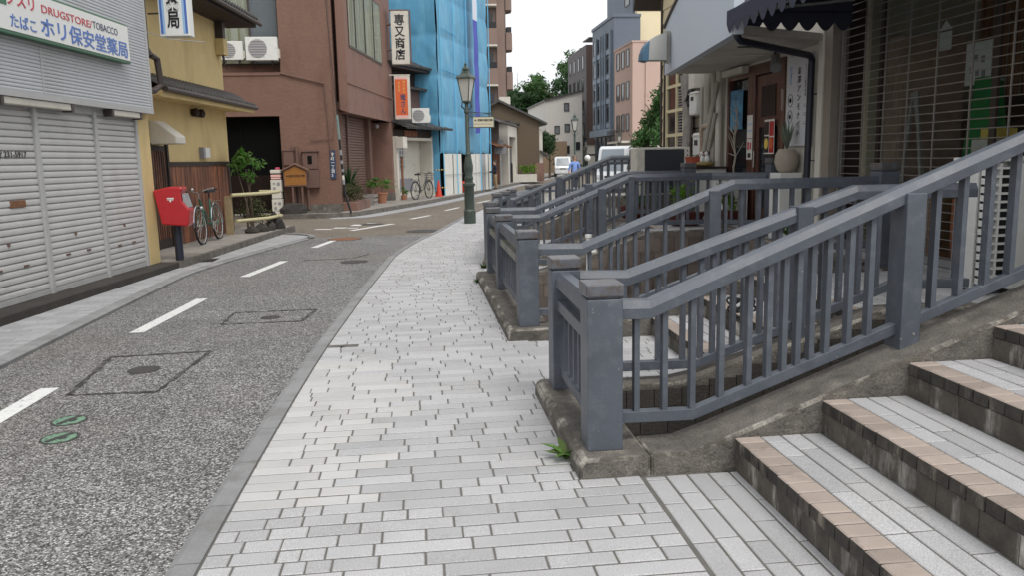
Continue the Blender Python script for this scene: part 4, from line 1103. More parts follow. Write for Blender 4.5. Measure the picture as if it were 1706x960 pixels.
m = leaves(MB(), (0, 0, .78), (.62, .4, .25), 330, .075, rng=rr); m.build('foliage', [LEAFB], pt)

# ---- signs on the end of the bay
sw = thing('projecting_sign', 'white vertical sign box with black characters for a merchant', 'sign', (-.3, 34.5, 5.6))
lbox('box', [OFFW], sw, (-.80, -.08, 34.3, 34.62, 5.62, 7.7), world=True, bevel=.015); lbox('frame', [BROWNP], sw, (-.06, .0, 34.28, 34.64, 5.58, 7.74), (-.84, -.08, 34.32, 34.6, 7.702, 7.76), world=True)
text('lettering', '専\n又\n商\n店', SIGNK, (-.66, 34.297, 5.78), X1, U1, .42, 1.8, sw, True, off=.025, line=1.0)
for z_ in (6.2, 7.2): m = MB(); m.tube([(-1.0, 34.45, z_), (-.8, 34.45, z_)], .05, 6); m.build('arm', [BROWNP], sw, world=True)
so_ = thing('projecting_sign', 'orange vertical sign box of a noodle shop, under the white one', 'sign', (-.4, 34.5, 3.5))
lbox('box', [OFFW], so_, (-.76, -.12, 34.3, 34.6, 3.42, 5.15), world=True, bevel=.01); lbox('panel', [SIGNO], so_, (-.73, -.23, 34.293, 34.299, 3.58, 5.02), world=True); lbox('border', [SIGNP], so_, (-.73, -.23, 34.2935, 34.2985, 3.46, 3.578), (-.73, -.23, 34.2935, 34.2985, 5.022, 5.11), world=True)
text('lettering', 'ラ\nー\nメ\nン', SIGNY, (-.43, 34.29, 4.48), X1, U1, .12, .48, so_, True, off=.01); text('lettering', 'ギ\nョ\nウ\nザ', SIGNY, (-.62, 34.29, 4.52), X1, U1, .1, .4, so_, True, off=.01)
text('lettering', '竜\nさ\nん', SIGNDB, (-.53, 34.29, 3.64), X1, U1, .22, .8, so_, True, off=.02)
m = MB(); m.tube([(-.95, 34.45, 5.2), (-.1, 34.45, 5.2)], .025, 6); m.build('arm', [OFFW], so_, world=True)

# ---- small noodle shop with tiled eaves
A3 = math.atan2(3.6, 1.95)
ns = thing('noodle_shop', 'small old shop with tiled eaves and a white bicycle recess', 'shop building', (-.78, 34.6, .1), A3)
m = MB(); m.box(0.2, 4.0, .9, 8, 0, 5.6); m.build('wall', [WOODD], ns)
rc_ = MB(); rc_.box(.15, 3.7, .75, .9, 0, 2.62); rc_ = rc_.build('recess_wall', [OFFW], ns)
lbox('lattice_window', [SIGNGR], ns, (.5, 1.9, .70, .748, 1.25, 2.2)); lb_ = MB()
for k in range(7): lb_.box(.55+k*.2, .58+k*.2, .66, .699, 1.25, 2.2)
for k in range(5): lb_.box(.5, 1.9, .665, .695, 1.27+k*.2, 1.30+k*.2)
lb_.build('lattice', [WHITE], ns)
lbox('meter_grille', [SIGNGR], ns, (1.3, 2.6, .70, .748, .3, .85))
lbox('post', [OFFW], ns, (.0, .16, 0, .9, 0, 2.65)); lbox('post', [OFFW], ns, (3.45, 3.7, .15, .74, 0, 2.7)); lbox('lintel', [OFFW], ns, (.18, 3.44, .1, .3, 2.5, 2.62)); lbox('sign_band', [WOODD], ns, (.1, 3.6, .2, .5, 2.64, 2.95)); lbox('shop_name', [WOOD], ns, (1.0, 2.2, .17, .199, 2.66, 2.92))
lbox('mail_box', [OFFW], ns, (-.05, .30, -.35, -.02, 2.15, 2.62))
m = MB(); m.tube([(.3, -.06, 0), (.3, -.06, 1.8)], .05, 6); m.build('pipe', [RUST], ns)
m = tile_roof(-.05, 4.3, -.55, 2.98, 1.0, 3.55); m.build('lower_eave', [TILE], ns)
m = tile_roof(-.3, 4.2, .1, 5.65, 3, 6.9); up_ = m.build('roof', [TILE], ns); lbox('soffit', [WOODD], up_, (-.2, 4.1, .2, 1.0, 5.5, 5.6))
m = tile_roof(.6, 4.2, .35, 4.75, .95, 4.95); m.build('window_eave', [TILE], ns); lbox('upper_board', [BROWNL], ns, (1.2, 2.4, .7, .895, 3.2, 4.75), (2.5, 3.8, .7, .895, 3.2, 4.75))
lbox('shutter_frame', [BROWNP], ns, (1.1, 1.19, .66, .88, 3.1, 4.8), (3.82, 3.9, .66, .88, 3.1, 4.8))
aircon('small white air conditioner on the noodle shop eave', (.28, 35.95, 3.32), 0, .75, .62, .3, grille='sq')
bicycle('dark bicycle parked in the white recess of the noodle shop', (.52, 35.55, .1), A3+math.pi, BIKEK, basket=True, CHROME=M('dull_steel', (.09, .09, .09), .5, .1, 8))
wp = thing('potted_plant', 'small plant with pale flowers on the pavement by the noodle shop', 'potted plant', (-.55, 34.45, .1)); rr = random.Random(44)
m = MB(); m.lathe([(.1, 0), (.14, .2)], 10); m.build('pot', [POTT], wp); m = leaves(MB(), (0, 0, .38), (.22, .22, .24), 120, .06, rng=rr); m.build('foliage', [LEAFB], wp)
cn_ = thing('traffic_cone', 'red traffic cone in the gap beside the blue sheeting', 'traffic cone', (.98, 37.0, .1))
m = MB(); m.box(-.19, .19, -.19, .19, 0, .03); m.build('base', [CONE], cn_); m = MB(); m.lathe([(.14, .03), (.035, .72), (.03, .74)], 16); m.build('cone', [CONE], cn_, smooth=True)
br = thing('barrier_bar', 'yellow and black striped bars across the gap beside the cone', 'barrier', (1.0, 37.1, .1))
for z in (.5, 1.3):
    for k in range(8): m = MB(); m.tube([(.82+k*.06, 37.15, z), (.88+k*.06, 37.15, z-.01)], .022, 6); m.build('band', [SIGNY if k % 2 else SIGNK], br, world=True)

# ---- building under blue scaffold sheeting
bs = thing('scaffold_building', 'tall building wrapped in bright blue scaffold sheeting', 'building', (1.1, 37.7, .1))
def sheet(A, B, z0, z1, nu, nv, seed, amp=.10):
    A = Vector((*A, 0)); B = Vector((*B, 0)); d = (B-A); L = d.length; d.normalize(); n = Vector((d.y, -d.x, 0))
    rs = random.Random(seed); ks = [(rs.uniform(.5, 3.5), rs.uniform(-1.5, 1.5), rs.uniform(0, 6.3), rs.uniform(.25, 1)) for _ in range(9)]
    m = MB()
    def fn(u, v):
        s = u*L; z = z0+(z1-z0)*v
        bay_ = abs(math.sin(math.pi*s/1.8))**.6*.55+.45
        sw = abs(math.sin(math.pi*(z-z0)/1.75))**.5
        h = sum(a*math.sin(k*s+q*z+p) for k, q, p, a in ks)/5
        fold = .35*abs(math.sin(2.3*s+.9*z+1.2*math.sin(z)))**6
        return A+d*s+n*(amp*(bay_*sw*.9+h*.55+fold*.6))+Vector((0, 0, z+.05*math.sin(s*3)*(v < .01)))
    return m.grid(fn, nu, nv)
BL, BC, BR = (-1.0, 38.6), (1.12, 37.75), (3.95, 44.9)
core = MB(); core.add([(-1.0, 38.9, 0), (1.2, 38.1, 0), (3.75, 45.1, 0), (-1, 47, 0), (-1.0, 38.9, 14), (1.2, 38.1, 14), (3.75, 45.1, 14), (-1, 47, 14)], [(3, 2, 1, 0), (4, 5, 6, 7), (0, 1, 5, 4), (1, 2, 6, 5), (2, 3, 7, 6), (3, 0, 4, 7)])
core.build('wall', [BLACK], bs, world=True)
sheet(BL, BC, .3, 14, 30, 150, 3).build('sheeting', [BLUES], bs, smooth='all', world=True)
sheet(BC, BR, 2.02, 14, 70, 140, 7).build('sheeting', [BLUES], bs, smooth='all', world=True)
bn = sheet((2.62, 41.55), (2.88, 42.25), 3.0, 10.4, 8, 40, 9, .05)
bn.v = [(x+.42, y-.15, z) for x, y, z in bn.v]; bn.mi = [0 if (f[0] % 41) > 29 else 1 for f in bn.f]
bn.build('banner', [BANW, BANP], bs, smooth='all', world=True)
m = MB()
for s in (0, .25, .5, .75, 1):
    p = Vector((*BC, 0)).lerp(Vector((*BR, 0)), s); m.tube([(p.x+.16, p.y-.06, .1), (p.x+.16, p.y-.06, 13)], .024, 6)
for z in (5.8, 7.6): m.tube([(BC[0]+.2, BC[1]-.08, z), (2.4, 40.9, z-.05)], .02, 5)
m.build('scaffold_pole', [BLUEL], bs, world=True)
ho = thing('hoarding', 'white corrugated hoarding panels at the foot of the blue sheeting', 'fence', (2.5, 41, .1))
H0, H1 = Vector((1.28, 37.9, 0)), Vector((4.15, 45.3, 0))
def hpanel(a, b, mt, z1=2.02):
    A = H0.lerp(H1, a); B = H0.lerp(H1, b); d = (B-A).normalized(); n = Vector((d.y, -d.x, 0)); L = (B-A).length; m = MB(); k = max(4, int(L/.09))
    pts = []
    for i in range(k+1): p = A+d*(L*i/k)+n*(.02 if i % 4 < 2 else 0); pts.append(p)
    m.add([(p.x, p.y, .1) for p in pts]+[(p.x, p.y, z1) for p in pts], [(i, i+1, k+2+i, k+1+i) for i in range(k)])
    q = m.build('panel', [mt], ho, world=True); return q
for a, b, mt in ((0, .16, FENW), (.165, .33, FENW), (.47, .62, FENW), (.625, .74, FENW), (.745, .84, GALV), (.845, .92, FENW), (.925, 1.0, FENW)): hpanel(a, b, mt)
m = MB()
for a, b in ((0, .33), (.47, 1)): A = H0.lerp(H1, a); B = H0.lerp(H1, b); m.tube([(A.x+.05, A.y-.03, 1.05), (B.x+.05, B.y-.03, 1.05)], .014, 5)
m.build('rail', [GALV], ho, world=True)
db = thing('debris_bag', 'orange bag of rubble in the opening of the hoarding', 'bag', (2.35, 41.1, .1)); m = MB(); m.ball((0, 0, .25), (.3, .25, .32), 9, 7); rr = random.Random(6); m.v = [(a*rr.uniform(.9, 1.1), b*rr.uniform(.9, 1.1), max(0, c)) for a, b, c in m.v]; m.build('sack', [CONE], db)
import bisect
def _ymap(y, K=((-99, -99), (8, 8), (10.02, 9.66), (10.48, 10.12), (11.42, 11.16), (13.42, 13.26), (14.2, 14.3), (14.9, 15.0), (15.0, 15.35), (16.26, 16.55), (17, 16.95), (99, 99))):
    for (a, p), (b, q) in zip(K, K[1:]):
        if a <= y <= b: return p+(q-p)*(y-a)/(b-a)
MB.ymap = _ymap
# ================================================================ right side shops (facade plane x = 5.2)
FX = 5.2; FL = .54
# ---- shop behind the grille shutter
gs = thing('grille_shop', 'dark shop behind a see-through roller grille at the right', 'shop building', (FX, 7, FL))
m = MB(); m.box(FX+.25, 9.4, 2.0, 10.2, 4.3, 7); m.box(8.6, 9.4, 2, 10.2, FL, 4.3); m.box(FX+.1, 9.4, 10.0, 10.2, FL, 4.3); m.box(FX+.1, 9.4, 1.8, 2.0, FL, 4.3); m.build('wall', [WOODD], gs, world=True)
lbox('floor', [PAVE], gs, (FX+.02, 9.2, 2, 10, FL-.05, FL+.005), world=True)
lbox('pillar', [WWALL], gs, (FX-.14, FX+.25, 10.2, 10.33, FL, 4.4), (FX-.05, FX+.25, 10.33, 10.48, FL, 4.4), world=True, bevel=.01)
lbox('side_rail', [M('taupe_post', (.24, .205, .175), .45, .1, 6)], gs, (FX-.12, FX+.1, 10.02, 10.196, FL, 4.4), world=True, bevel=.008)
lbox('header', [DKALU], gs, (FX-.1, FX+.25, 2, 10.0, 4.35, 4.9), world=True)
gr = MB(); z = FL+.1; kk = 0
while z < 4.35: gr.tube([(FX, 2.0, z), (FX, 10.02, z)], .0058, 6); z += .0895
y = 9.9
while y > 2.0:
    gr.box(FX-.007, FX+.007, y-.007, y+.007, FL+.08, 4.35); y -= .53
gr.box(FX-.02, FX+.02, 9.93, 9.97, FL+.08, 4.35)
gr.build('roller_grille', [M('grille_steel', (.34, .33, .31), .35, .1, 8, met=.6)], gs, world=True)
lbox('bottom_bar', [GALV], gs, (FX-.03, FX+.03, 2, 10.02, FL+.01, FL+.085), world=True)
gf = MB(); gf.box(FX+.34, FX+.348, 2.1, 9.95, FL+.1, 4.3); gf.build('shop_window', [m_glass('shop_glass', (.02, .02, .02), .1, .02)], gs, world=True)
[lbox('window_frame', [DKALU], gs, (FX+.31, FX+.339, y-.04, y+.04, FL+.1, 4.3), world=True) for y in (3.0, 5.2, 7.35, 9.6)]
lbox('panelling', [M('back_panel', (.45, .27, .18), .7, .3, 4, c2=(.3, .17, .11), f=(.45, .6), s2=6, st2=(1, 6, .15))], gs, (8.5, 8.59, 2.2, 9.9, FL+.02, 4.2), world=True)
MB.ymap = None
# goods inside
ap_ = thing('apron_stand', 'green apron hanging on a stand behind the roller grille', 'clothes stand', (6.0, 8.1, FL))
m = MB(); m.tube([(6.0, 8.1, FL), (6.0, 8.1, 2.5)], .02, 6); m.tube([(6.0, 7.85, 2.4), (6.0, 8.1, 2.46), (6.0, 8.35, 2.4)], .015, 5); m.lathe([(.2, FL), (.2, FL+.03)], 12, (6.0, 8.1)); m.build('stand', [GALV], ap_, world=True)
CLOTHG2 = M('green_apron', (.015, .2, .045), .85, .15, 8)
def apr(u, v):
    a = 6.28*u; w_ = .18+.18*(1-v)**1.2+.05*math.sin(a*5)*(1-v); return (6.0+.5*w_*math.cos(a), 8.1+w_*math.sin(a), 1.25+1.2*v)
m = MB(); m.grid(apr, 36, 10); m.build('apron', [CLOTHG2], ap_, smooth='all', world=True)
pn_ = thing('poster', 'white paper notice with small dark drawings behind the grille', 'poster', (5.95, 8.2, 2.4))
m = MB(); m.box(5.93, 5.94, 7.98, 8.38, 2.38, 2.82); m.build('sheet', [PAPER], pn_, world=True)
for a, b in ((8.06, 2.45), (8.16, 2.47), (8.08, 2.6), (8.19, 2.62), (8.25, 2.5)): m = MB(); m.box(5.924, 5.929, a, a+.05, b, b+.07); m.build('drawing', [SIGNGR], pn_, world=True)
hc_ = thing('hanging_card', 'small white card hanging high behind the grille', 'card', (5.9, 8.7, 2.8)); lbox('card', [PAPER], hc_, (5.9, 5.905, 8.6, 8.82, 2.8, 3.0), world=True); m = MB(); m.prism([(8.6, 3.02), (8.82, 3.02), (8.71, 3.12)], 'x', 5.9, 5.905); m.build('flag', [PAPER], hc_, world=True)
ib = thing('easel', 'white folding A-frame easel behind the grille', 'easel', (5.85, 9.0, FL))
for a, b, c in ((9.35, 9.12, 5.8), (8.72, 9.05, 5.8), (9.1, 9.1, 6.15)): m = MB(); m.tube([(c, a, FL), (5.82, b, 2.38)], .028, 6); m.build('leg', [PIPE], ib, world=True)
lbox('ledge', [WHITE], ib, (5.76, 5.84, 8.85, 9.25, 1.15, 1.2), world=True)
ROSE = M('rose_panel', (.52, .36, .28), .8, .15, 5, c2=(.38, .26, .2), f=(.45, .6), s2=5)
TIMB = M('timber_panel', (.42, .21, .12), .7, .3, 4, c2=(.24, .11, .06), f=(.45, .6), s2=6, st2=(6, 1, .15))
lbox('wall_lining', [M('olive_lining', (.46, .42, .32), .9, .12, 3)], gs, (5.5, 9.0, 9.60, 9.63, FL+.01, 4.28)); [o for o in COL.objects if o.name.startswith('wall_lining')][0].location = (-FX, -7, -FL)
for k in range(7): x = 6.95+k*.2; lbox('timber', [TIMB], gs, (x-FX, x+.15-FX, 9.56-7, 9.598-7, 1.6-FL, 4.2-FL))
for (x0, x1, y0, y1, z0, z1, mt, nm_, lab, cat) in ((5.75, 6.55, 9.25, 9.55, FL, 3.05, ROSE, 'cupboard', 'pale rosy shelf unit against the wall', 'cupboard'), (5.5, 5.75, 8.15, 8.5, FL, 1.25, CARDB, 'cardboard_box', 'tall brown cardboard box near the glass', 'box'), (5.6, 5.85, 7.35, 7.75, 1.25, 1.8, OFFW, 'storage_crate', 'white crate topped with yellow papers', 'box'), (5.55, 5.95, 7.2, 7.9, FL, 1.248, WOOD, 'cupboard', 'low dark wooden cupboard under the white crate', 'cupboard'), (6.5, 7.0, 8.6, 9.0, FL, 2.3, WOODD, 'cupboard', 'tall dark cupboard behind the apron', 'cupboard')):
    b = thing(nm_, lab+' inside the grille shop', cat, ((x0+x1)/2, (y0+y1)/2, z0)); hx, hy, h_ = (x1-x0)/2, (y1-y0)/2, z1-z0
    lbox('body', [mt], b, (-hx, hx, -hy, hy, .01, h_), bevel=.01)
    if mt is CARDB: lbox('tape', [OFFW], b, (-hx-.004, -hx-.0005, -.03, .03, .02, h_-.02))
    elif mt is OFFW: lbox('papers', [SIGNY], b, (-.1, .1, -.15, .1, h_, h_+.1)); lbox('label_card', [SIGNY], b, (-hx-.004, -hx-.0005, -.15, .1, .2, .4))
    else:
        lbox('door', [mt], b, (-hx-.02, -hx-.0005, -hy+.01, -.005, .05, h_-.05)); lbox('door', [mt], b, (-hx-.02, -hx-.0005, .005, hy-.01, .05, h_-.05))
        for q in range(3): lbox('shelf', [mt], b, (-hx+.02, hx-.02, -hy-.02, -hy-.0005, .3+q*h_*.25, .34+q*h_*.25))
# ---- upright condenser on the landing
ac = thing('air_conditioner', 'tall cream outdoor unit with a slotted side on the landing at the right edge', 'air conditioner', (4.55, 6.0, FL))
m = MB(); m.box(4.66, 5.16, 5.9, 6.25, FL+.04, 1.60); m.box(4.40, 4.66, 5.98, 6.25, FL+.04, 1.60); m.build('casing', [WHITE], ac, world=True, bevel=.015)
lbox('lid', [WHITE], ac, (4.38, 5.12, 5.88, 6.27, 1.602, 1.64), world=True, bevel=.012)
lbox('coil', [SIGNK], ac, (4.42, 4.64, 5.945, 5.958, FL+.1, 1.56), world=True)
m = MB(); z = FL+.08
while z < 1.56: m.box(4.40, 4.655, 5.90, 5.94, z, z+.018); z += .066
for x in (4.40, 4.525, 4.64): m.box(x, x+.02, 5.898, 5.942, FL+.06, 1.59)
m.build('slotted_guard', [WHITE], ac, world=True)
lbox('foot', [CONC], ac, (4.42, 4.52, 5.92, 6.24, FL, FL+.038), (4.95, 5.05, 5.92, 6.24, FL, FL+.038), world=True)

MB.ymap = _ymap
# ---- cafe with the canopy
cf = thing('cafe', 'white cafe with dark wooden glazed doors under a curved fascia', 'shop building', (FX, 12, FL))
m = MB()
m.box(FX, 9, 10.48, 11.42, FL, 7); m.box(FX, 9, 13.42, 14.2, FL, 7); m.box(FX, 9, 11.42, 13.42, 3.02, 7); m.box(FX+.5, 9, 11.42, 13.42, FL, 3.02); m.build('wall', [WWALL], cf, world=True)
fr = lbox('door_frame', [DOORW], cf, (FX-.03, FX+.1, 11.40, 11.50, FL, 3.04), (FX-.03, FX+.1, 13.34, 13.42, FL, 3.04), (FX-.03, FX+.1, 11.5, 13.34, 2.88, 3.04), (FX-.025, FX+.1, 12.36, 12.46, FL, 2.88), (FX-.025, FX+.1, 12.46, 12.62, FL, 2.88), world=True, bevel=.006)
for y0, y1 in ((11.5, 12.36), ):
    dl = lbox('door', [DOORW], cf, (FX+.0, FX+.05, y0+.01, y0+.13, FL, 2.86), (FX, FX+.05, y1-.12, y1-.01, FL, 2.86), (FX, FX+.05, y0+.13, y1-.12, 2.1, 2.86), (FX, FX+.05, y0+.13, y1-.12, FL, .9), world=True)
    lbox('pane', [GLASSD], dl, (FX+.02, FX+.03, y0+.13, y1-.12, .9, 2.1), world=True); lbox('panel_inset', [WOODD], dl, (FX-.012, FX-.001, y0+.2, y1-.2, 2.25, 2.7), world=True)
    hnd = MB(); hnd.tube([(FX-.05, y1-.07, 1.5), (FX-.05, y1-.07, 1.75)], .014, 6); hnd.build('handle', [CHROME], dl, world=True)
lbox('display_window', [GLASSD], cf, (FX+.04, FX+.05, 12.62, 13.34, .85, 2.86), world=True); lbox('sill', [WWALL], cf, (FX-.06, FX+.1, 12.62, 13.42, .7, .85), world=True)
lbox('hinge', [CHROME], cf, (FX-.04, FX-.031, 11.43, 11.46, 2.3, 2.6), world=True)
# posters on the doors
for i, (y0, y1, z0, z1, mt, lab) in enumerate(((13.27, 12.78, 2.1, 2.72, SKYB, 'blue poster in the cafe display window'), (12.60, 12.40, 1.95, 2.3, PAPER, 'white paper notice on the cafe door post'), (12.60, 12.40, 1.62, 1.94, PAPER, 'white flyer with red pictures on the cafe door post'), (11.98, 11.66, 1.70, 2.2, PAPER, 'menu poster with pictures of bowls on the cafe door'))):
    p = thing('poster', lab, 'poster', (FX-.04, (y0+y1)/2, z0))
    xx = FX-.034
    lbox('sheet', [M('blue_poster', (.06, .25, .42), .5, .3, 5, c2=(.02, .09, .2), f=(.5, .6), s2=7)] if i == 0 else [mt], p, (xx, xx+.004, y1, y0, z0, z1), world=True)
    if i == 2: lbox('picture', [SIGNR], p, (xx-.004, xx-.001, y1+.03, y1+.08, z0+.16, z0+.26), (xx-.004, xx-.001, y1+.11, y1+.17, z0+.15, z0+.27), world=True); lbox('caption', [SIGNK], p, (xx-.004, xx-.001, y1+.05, y1+.15, z0+.03, z0+.1), world=True)
    if i == 1: lbox('caption', [SKYB], p, (xx-.004, xx-.001, y1+.02, y1+.18, z0+.1, z0+.12), (xx-.004, xx-.001, y1+.02, y1+.18, z0+.2, z0+.22), world=True)
    if i == 3:
        lbox('picture', [SIGNK], p, (xx-.004, xx-.001, y1+.17, y0-.01, z0+.28, z1-.03), (xx-.004, xx-.001, y1+.17, y0-.01, z0+.02, z0+.26), world=True); lbox('red_picture', [REDP], p, (xx-.004, xx-.001, y1+.01, y1+.15, z0+.26, z1-.03), (xx-.004, xx-.001, y1+.01, y1+.15, z0+.02, z0+.24), world=True)
        for yy, mt2 in ((y1+.24, SIGNY), (y1+.08, SIGNO)):
            q = MB(); q.lathe([(.001, 0), (.062, 0), (.062, .003)], 14); q.v = [(xx-.006-c, yy+a, z0+.15+b*1.3) for a, b, c in q.v]; q.build('bowl', [mt2], p, world=True)
# white vertical name board
nbd = thing('name_board', 'tall white vertical name board beside the cafe doors', 'sign', (FX-.03, 10.95, 1.75))
lbox('board', [M('board_white', (.60, .61, .64), .45, .03, 3)], nbd, (FX-.04, FX-.003, 10.66, 11.30, 1.80, 3.0), world=True)
D_ = (0, -1, 0)
text('lettering', '金\n澤\nア\nン\nモ\nナ\nイ\nト', SIGNK, (FX-.043, 11.02, 1.93), D_, U1, .11, .92, nbd, True, line=1.1)
text('lettering', 'カ\nフ\nェ\nと\n雑\n貨\nの\n店', SIGNGR, (FX-.043, 10.82, 2.45), D_, U1, .04, .42, nbd, True); text('lettering', '営\n業\n中', SKYB, (FX-.043, 11.22, 2.62), D_, U1, .06, .25, nbd, True)
m = MB()
for z in (2.08, 2.2, 2.31): m.box(FX-.043, FX-.0405, 10.72, 10.84, z, z+.012); m.box(FX-.043, FX-.0405, 10.74, 10.84, z+.03, z+.038)
m.build('small_print', [SIGNGR], nbd, world=True)
for zc in (2.42, 2.2):
    m = MB(); n = 20; m.tube([(FX-.043, 11.19+.06*math.cos(6.283*k/n), zc+.085*math.sin(6.283*k/n)) for k in range(n+1)], .004, 4); m.lathe([(.012, zc-.03), (.022, zc), (.01, zc+.03)], 8, (FX-.042, 11.19)); m.build('emblem', [SIGNK], nbd, world=True)
# curved fascia and soffit
A_, B_ = Vector((4.27, 13.82, 0)), Vector((3.65, 9.22, 0)); dv = (B_-A_); Lf = dv.length; dv.normalize()
Z0 = 3.06
fs = thing('canopy_fascia', 'pale grey fascia with a curved top jutting over the cafe doors', 'canopy', (4.2, 13, Z0))
m = MB(); K = 24; nn = Vector((-dv.y, dv.x, 0)); nn = nn if nn.x < 0 else -nn
tops = [(s*Lf/K, Z0+.76+.42*(1-(1-min(1, s*Lf/K/3.2))**2)) for s in range(K+1)]
o = 0; fr_ = []; 
for s, z in tops:
    p = A_+dv*s; fr_ += [(p.x, p.y, Z0), (p.x, p.y, z)]
for s, z in tops:
    p = A_+dv*s-nn*.12; fr_ += [(p.x, p.y, Z0), (p.x, p.y, z)]
k2 = 2*(K+1); F = []
for i in range(K): F += [(2*i, 2*i+2, 2*i+3, 2*i+1), (k2+2*i, k2+2*i+1, k2+2*i+3, k2+2*i+2), (2*i+1, 2*i+3, k2+2*i+3, k2+2*i+1), (2*i, k2+2*i, k2+2*i+2, 2*i+2)]
F += [(0, 1, k2+1, k2), (2*K, k2+2*K, k2+2*K+1, 2*K+1)]
m.add(fr_, F); m.build('fascia', [FASC], fs, world=True)

m = MB(); m.tube([tuple(A_+dv*s+Vector((0, 0, z+.03))) for s, z in tops], .035, 6); m.build('edge_trim', [GUTTER], fs, world=True)
m = MB(); m.add([(A_.x+.1, A_.y-.02, Z0+.02), (B_.x+.1, B_.y, Z0+.02), (FX, 10.3, Z0+.02), (FX, A_.y-.02, Z0+.02), (A_.x+.1, A_.y-.02, Z0+.1), (B_.x+.1, B_.y, Z0+.1), (FX, 10.3, Z0+.1), (FX, A_.y-.02, Z0+.1)], [(0, 1, 2, 3), (4, 7, 6, 5), (0, 4, 5, 1), (1, 5, 6, 2), (2, 6, 7, 3), (3, 7, 4, 0)])
m.build('soffit', [M('soffit_white', (.50, .47, .42), .85, .08, 2, c2=(.38, .35, .3), f=(.5, .7), s2=1.5)], fs, world=True)
lbox('soffit_hatch', [WWALL], fs, (4.1, 4.9, 11.5, 12.3, Z0+.005, Z0+.019), world=True); lbox('soffit_vent', [SIGNK], fs, (4.2, 4.5, 10.4, 10.46, Z0+.008, Z0+.019), world=True)
lbox('sill_beam', [WWALL], fs, (FX-.14, FX-.001, 12.6, 13.4, 2.95, 3.05), world=True)
# quarter round little awning with a blue nose at the far end of the fascia
sa = thing('side_awning', 'small quarter round grey awning with a blue front on the fascia end', 'awning', (4.2, 13.6, 3.2))
m = MB(); pr = [(0, 0), (0, .42)]+[(-.40*math.sin(a), .42*math.cos(a)) for a in [R_(q) for q in range(15, 91, 15)]]
P_ = A_+dv*.55
m.prism([(P_.x-.10+a, 3.24+b) for a, b in pr], 'y', P_.y-.12, P_.y+.12); m.build('hood', [M('awning_grey', (.42, .42, .40), .6, .06, 4)], sa, world=True)
m = MB(); m.prism([(P_.x-.10+a*1.01, 3.24+b*1.01) for a, b in pr[4:]]+[(P_.x-.10-.30, 3.22)], 'y', P_.y-.125, P_.y+.14); m.build('front', [M('awning_blue', (.07, .15, .23), .5, .1, 4)], sa, world=True)
lbox('bracket', [PIPE], sa, (P_.x-.10, P_.x-.02, P_.y-.05, P_.y+.05, 3.2, 3.7), world=True)
MB.ymap = None
# navy awning with scalloped valance
na = thing('awning', 'navy canvas awning with a scalloped white laced edge above the cafe wall', 'awning', (4, 9, 3.2))
xf, xb, yE, yN, zb_ = 3.62, 5.15, 9.35, 4.0, 3.16
m = MB(); m.add([(xf, yE, zb_+.16), (xf, yN, zb_+.16), (xb, yN, zb_+1.1), (xb, yE, zb_+1.1)], [(0, 1, 2, 3)]); m.add([(xf, yE, zb_+.16), (xb, yE, zb_+1.1), (xb, yE, zb_+.16)], [(0, 1, 2)]); m.build('canvas', [CANV], na, world=True)
def val(fn, L, n, depth):
    m = MB(); top = []; bot = []; k = n*8
    for i in range(k+1):
        s = L*i/k; d_ = depth*(.55+.45*abs(math.sin(math.pi*n*i/k))); a = fn(s); top.append((a[0], a[1], zb_+.17)); bot.append((a[0], a[1], zb_+.17-d_))
    m.add(top+bot, [(i, i+1, k+2+i, k+1+i) for i in range(k)]); return m
v1 = val(lambda s: (xf, yE-s), yE-yN, 24, .26).build('front_valance', [CANV], na, world=True)
v2 = val(lambda s: (xf+s, yE), xb-xf, 7, .22).build('side_valance', [CANV], na, world=True)
m = MB()
for k in range(40):
    y = yE-.06-k*.1
    m.tube([(xf+.02, y, zb_+.03), (xf+.03, y-.035, zb_-.01), (xf+.03, y-.06, zb_+.06), (xf+.02, y-.09, zb_+.11)], .006, 4)
m.build('lacing', [OFFW], na, world=True)
m = MB(); m.tube([(xf+.03, yE-.02, zb_+.15), (xf+.03, yN, zb_+.15)], .02, 6); m.tube([(xf+.03, yE-.03, zb_+.15), (xb, yE-.03, zb_+.3)], .018, 6); m.build('frame', [GALV], na, world=True)
MB.ymap = _ymap
# black rain pipe and spot lamp
rp_ = thing('rain_pipe', 'black rain pipe running under the soffit and down the white wall', 'rain pipe', (FX, 10.5, FL))
m = MB(); m.tube([(3.72, 9.3, 3.14), (3.74, 9.32, 3.04), (3.80, 9.36, 3.0), (5.05, 10.52, 2.93), (5.10, 10.56, 2.88), (5.1, 10.57, 2.8), (5.1, 10.6, FL)], .042, 10); m.build('pipe', [NAVY], rp_, smooth=True, world=True)
m = MB()
for z in (2.45, 1.6): m.tube([(5.1, 10.55, z), (FX, 10.5, z)], .008, 5)
m.build('clamp', [NAVY], rp_, world=True)
sp = thing('spot_lamp', 'small grey spot lamp hanging under the soffit', 'lamp', (4.75, 10.9, 3.0)); m = MB(); m.tube([(4.85, 11.05, 3.08), (4.85, 11.05, 2.98)], .015, 6); m.build('stem', [SIGNK], sp, world=True)
m = MB(); m.tube([(4.88, 11.1, 3.0), (4.78, 10.88, 2.82)], [.06, .075], 10); m.build('head', [M('lamp_grey', (.16, .16, .16), .5, .1, 6)], sp, world=True)

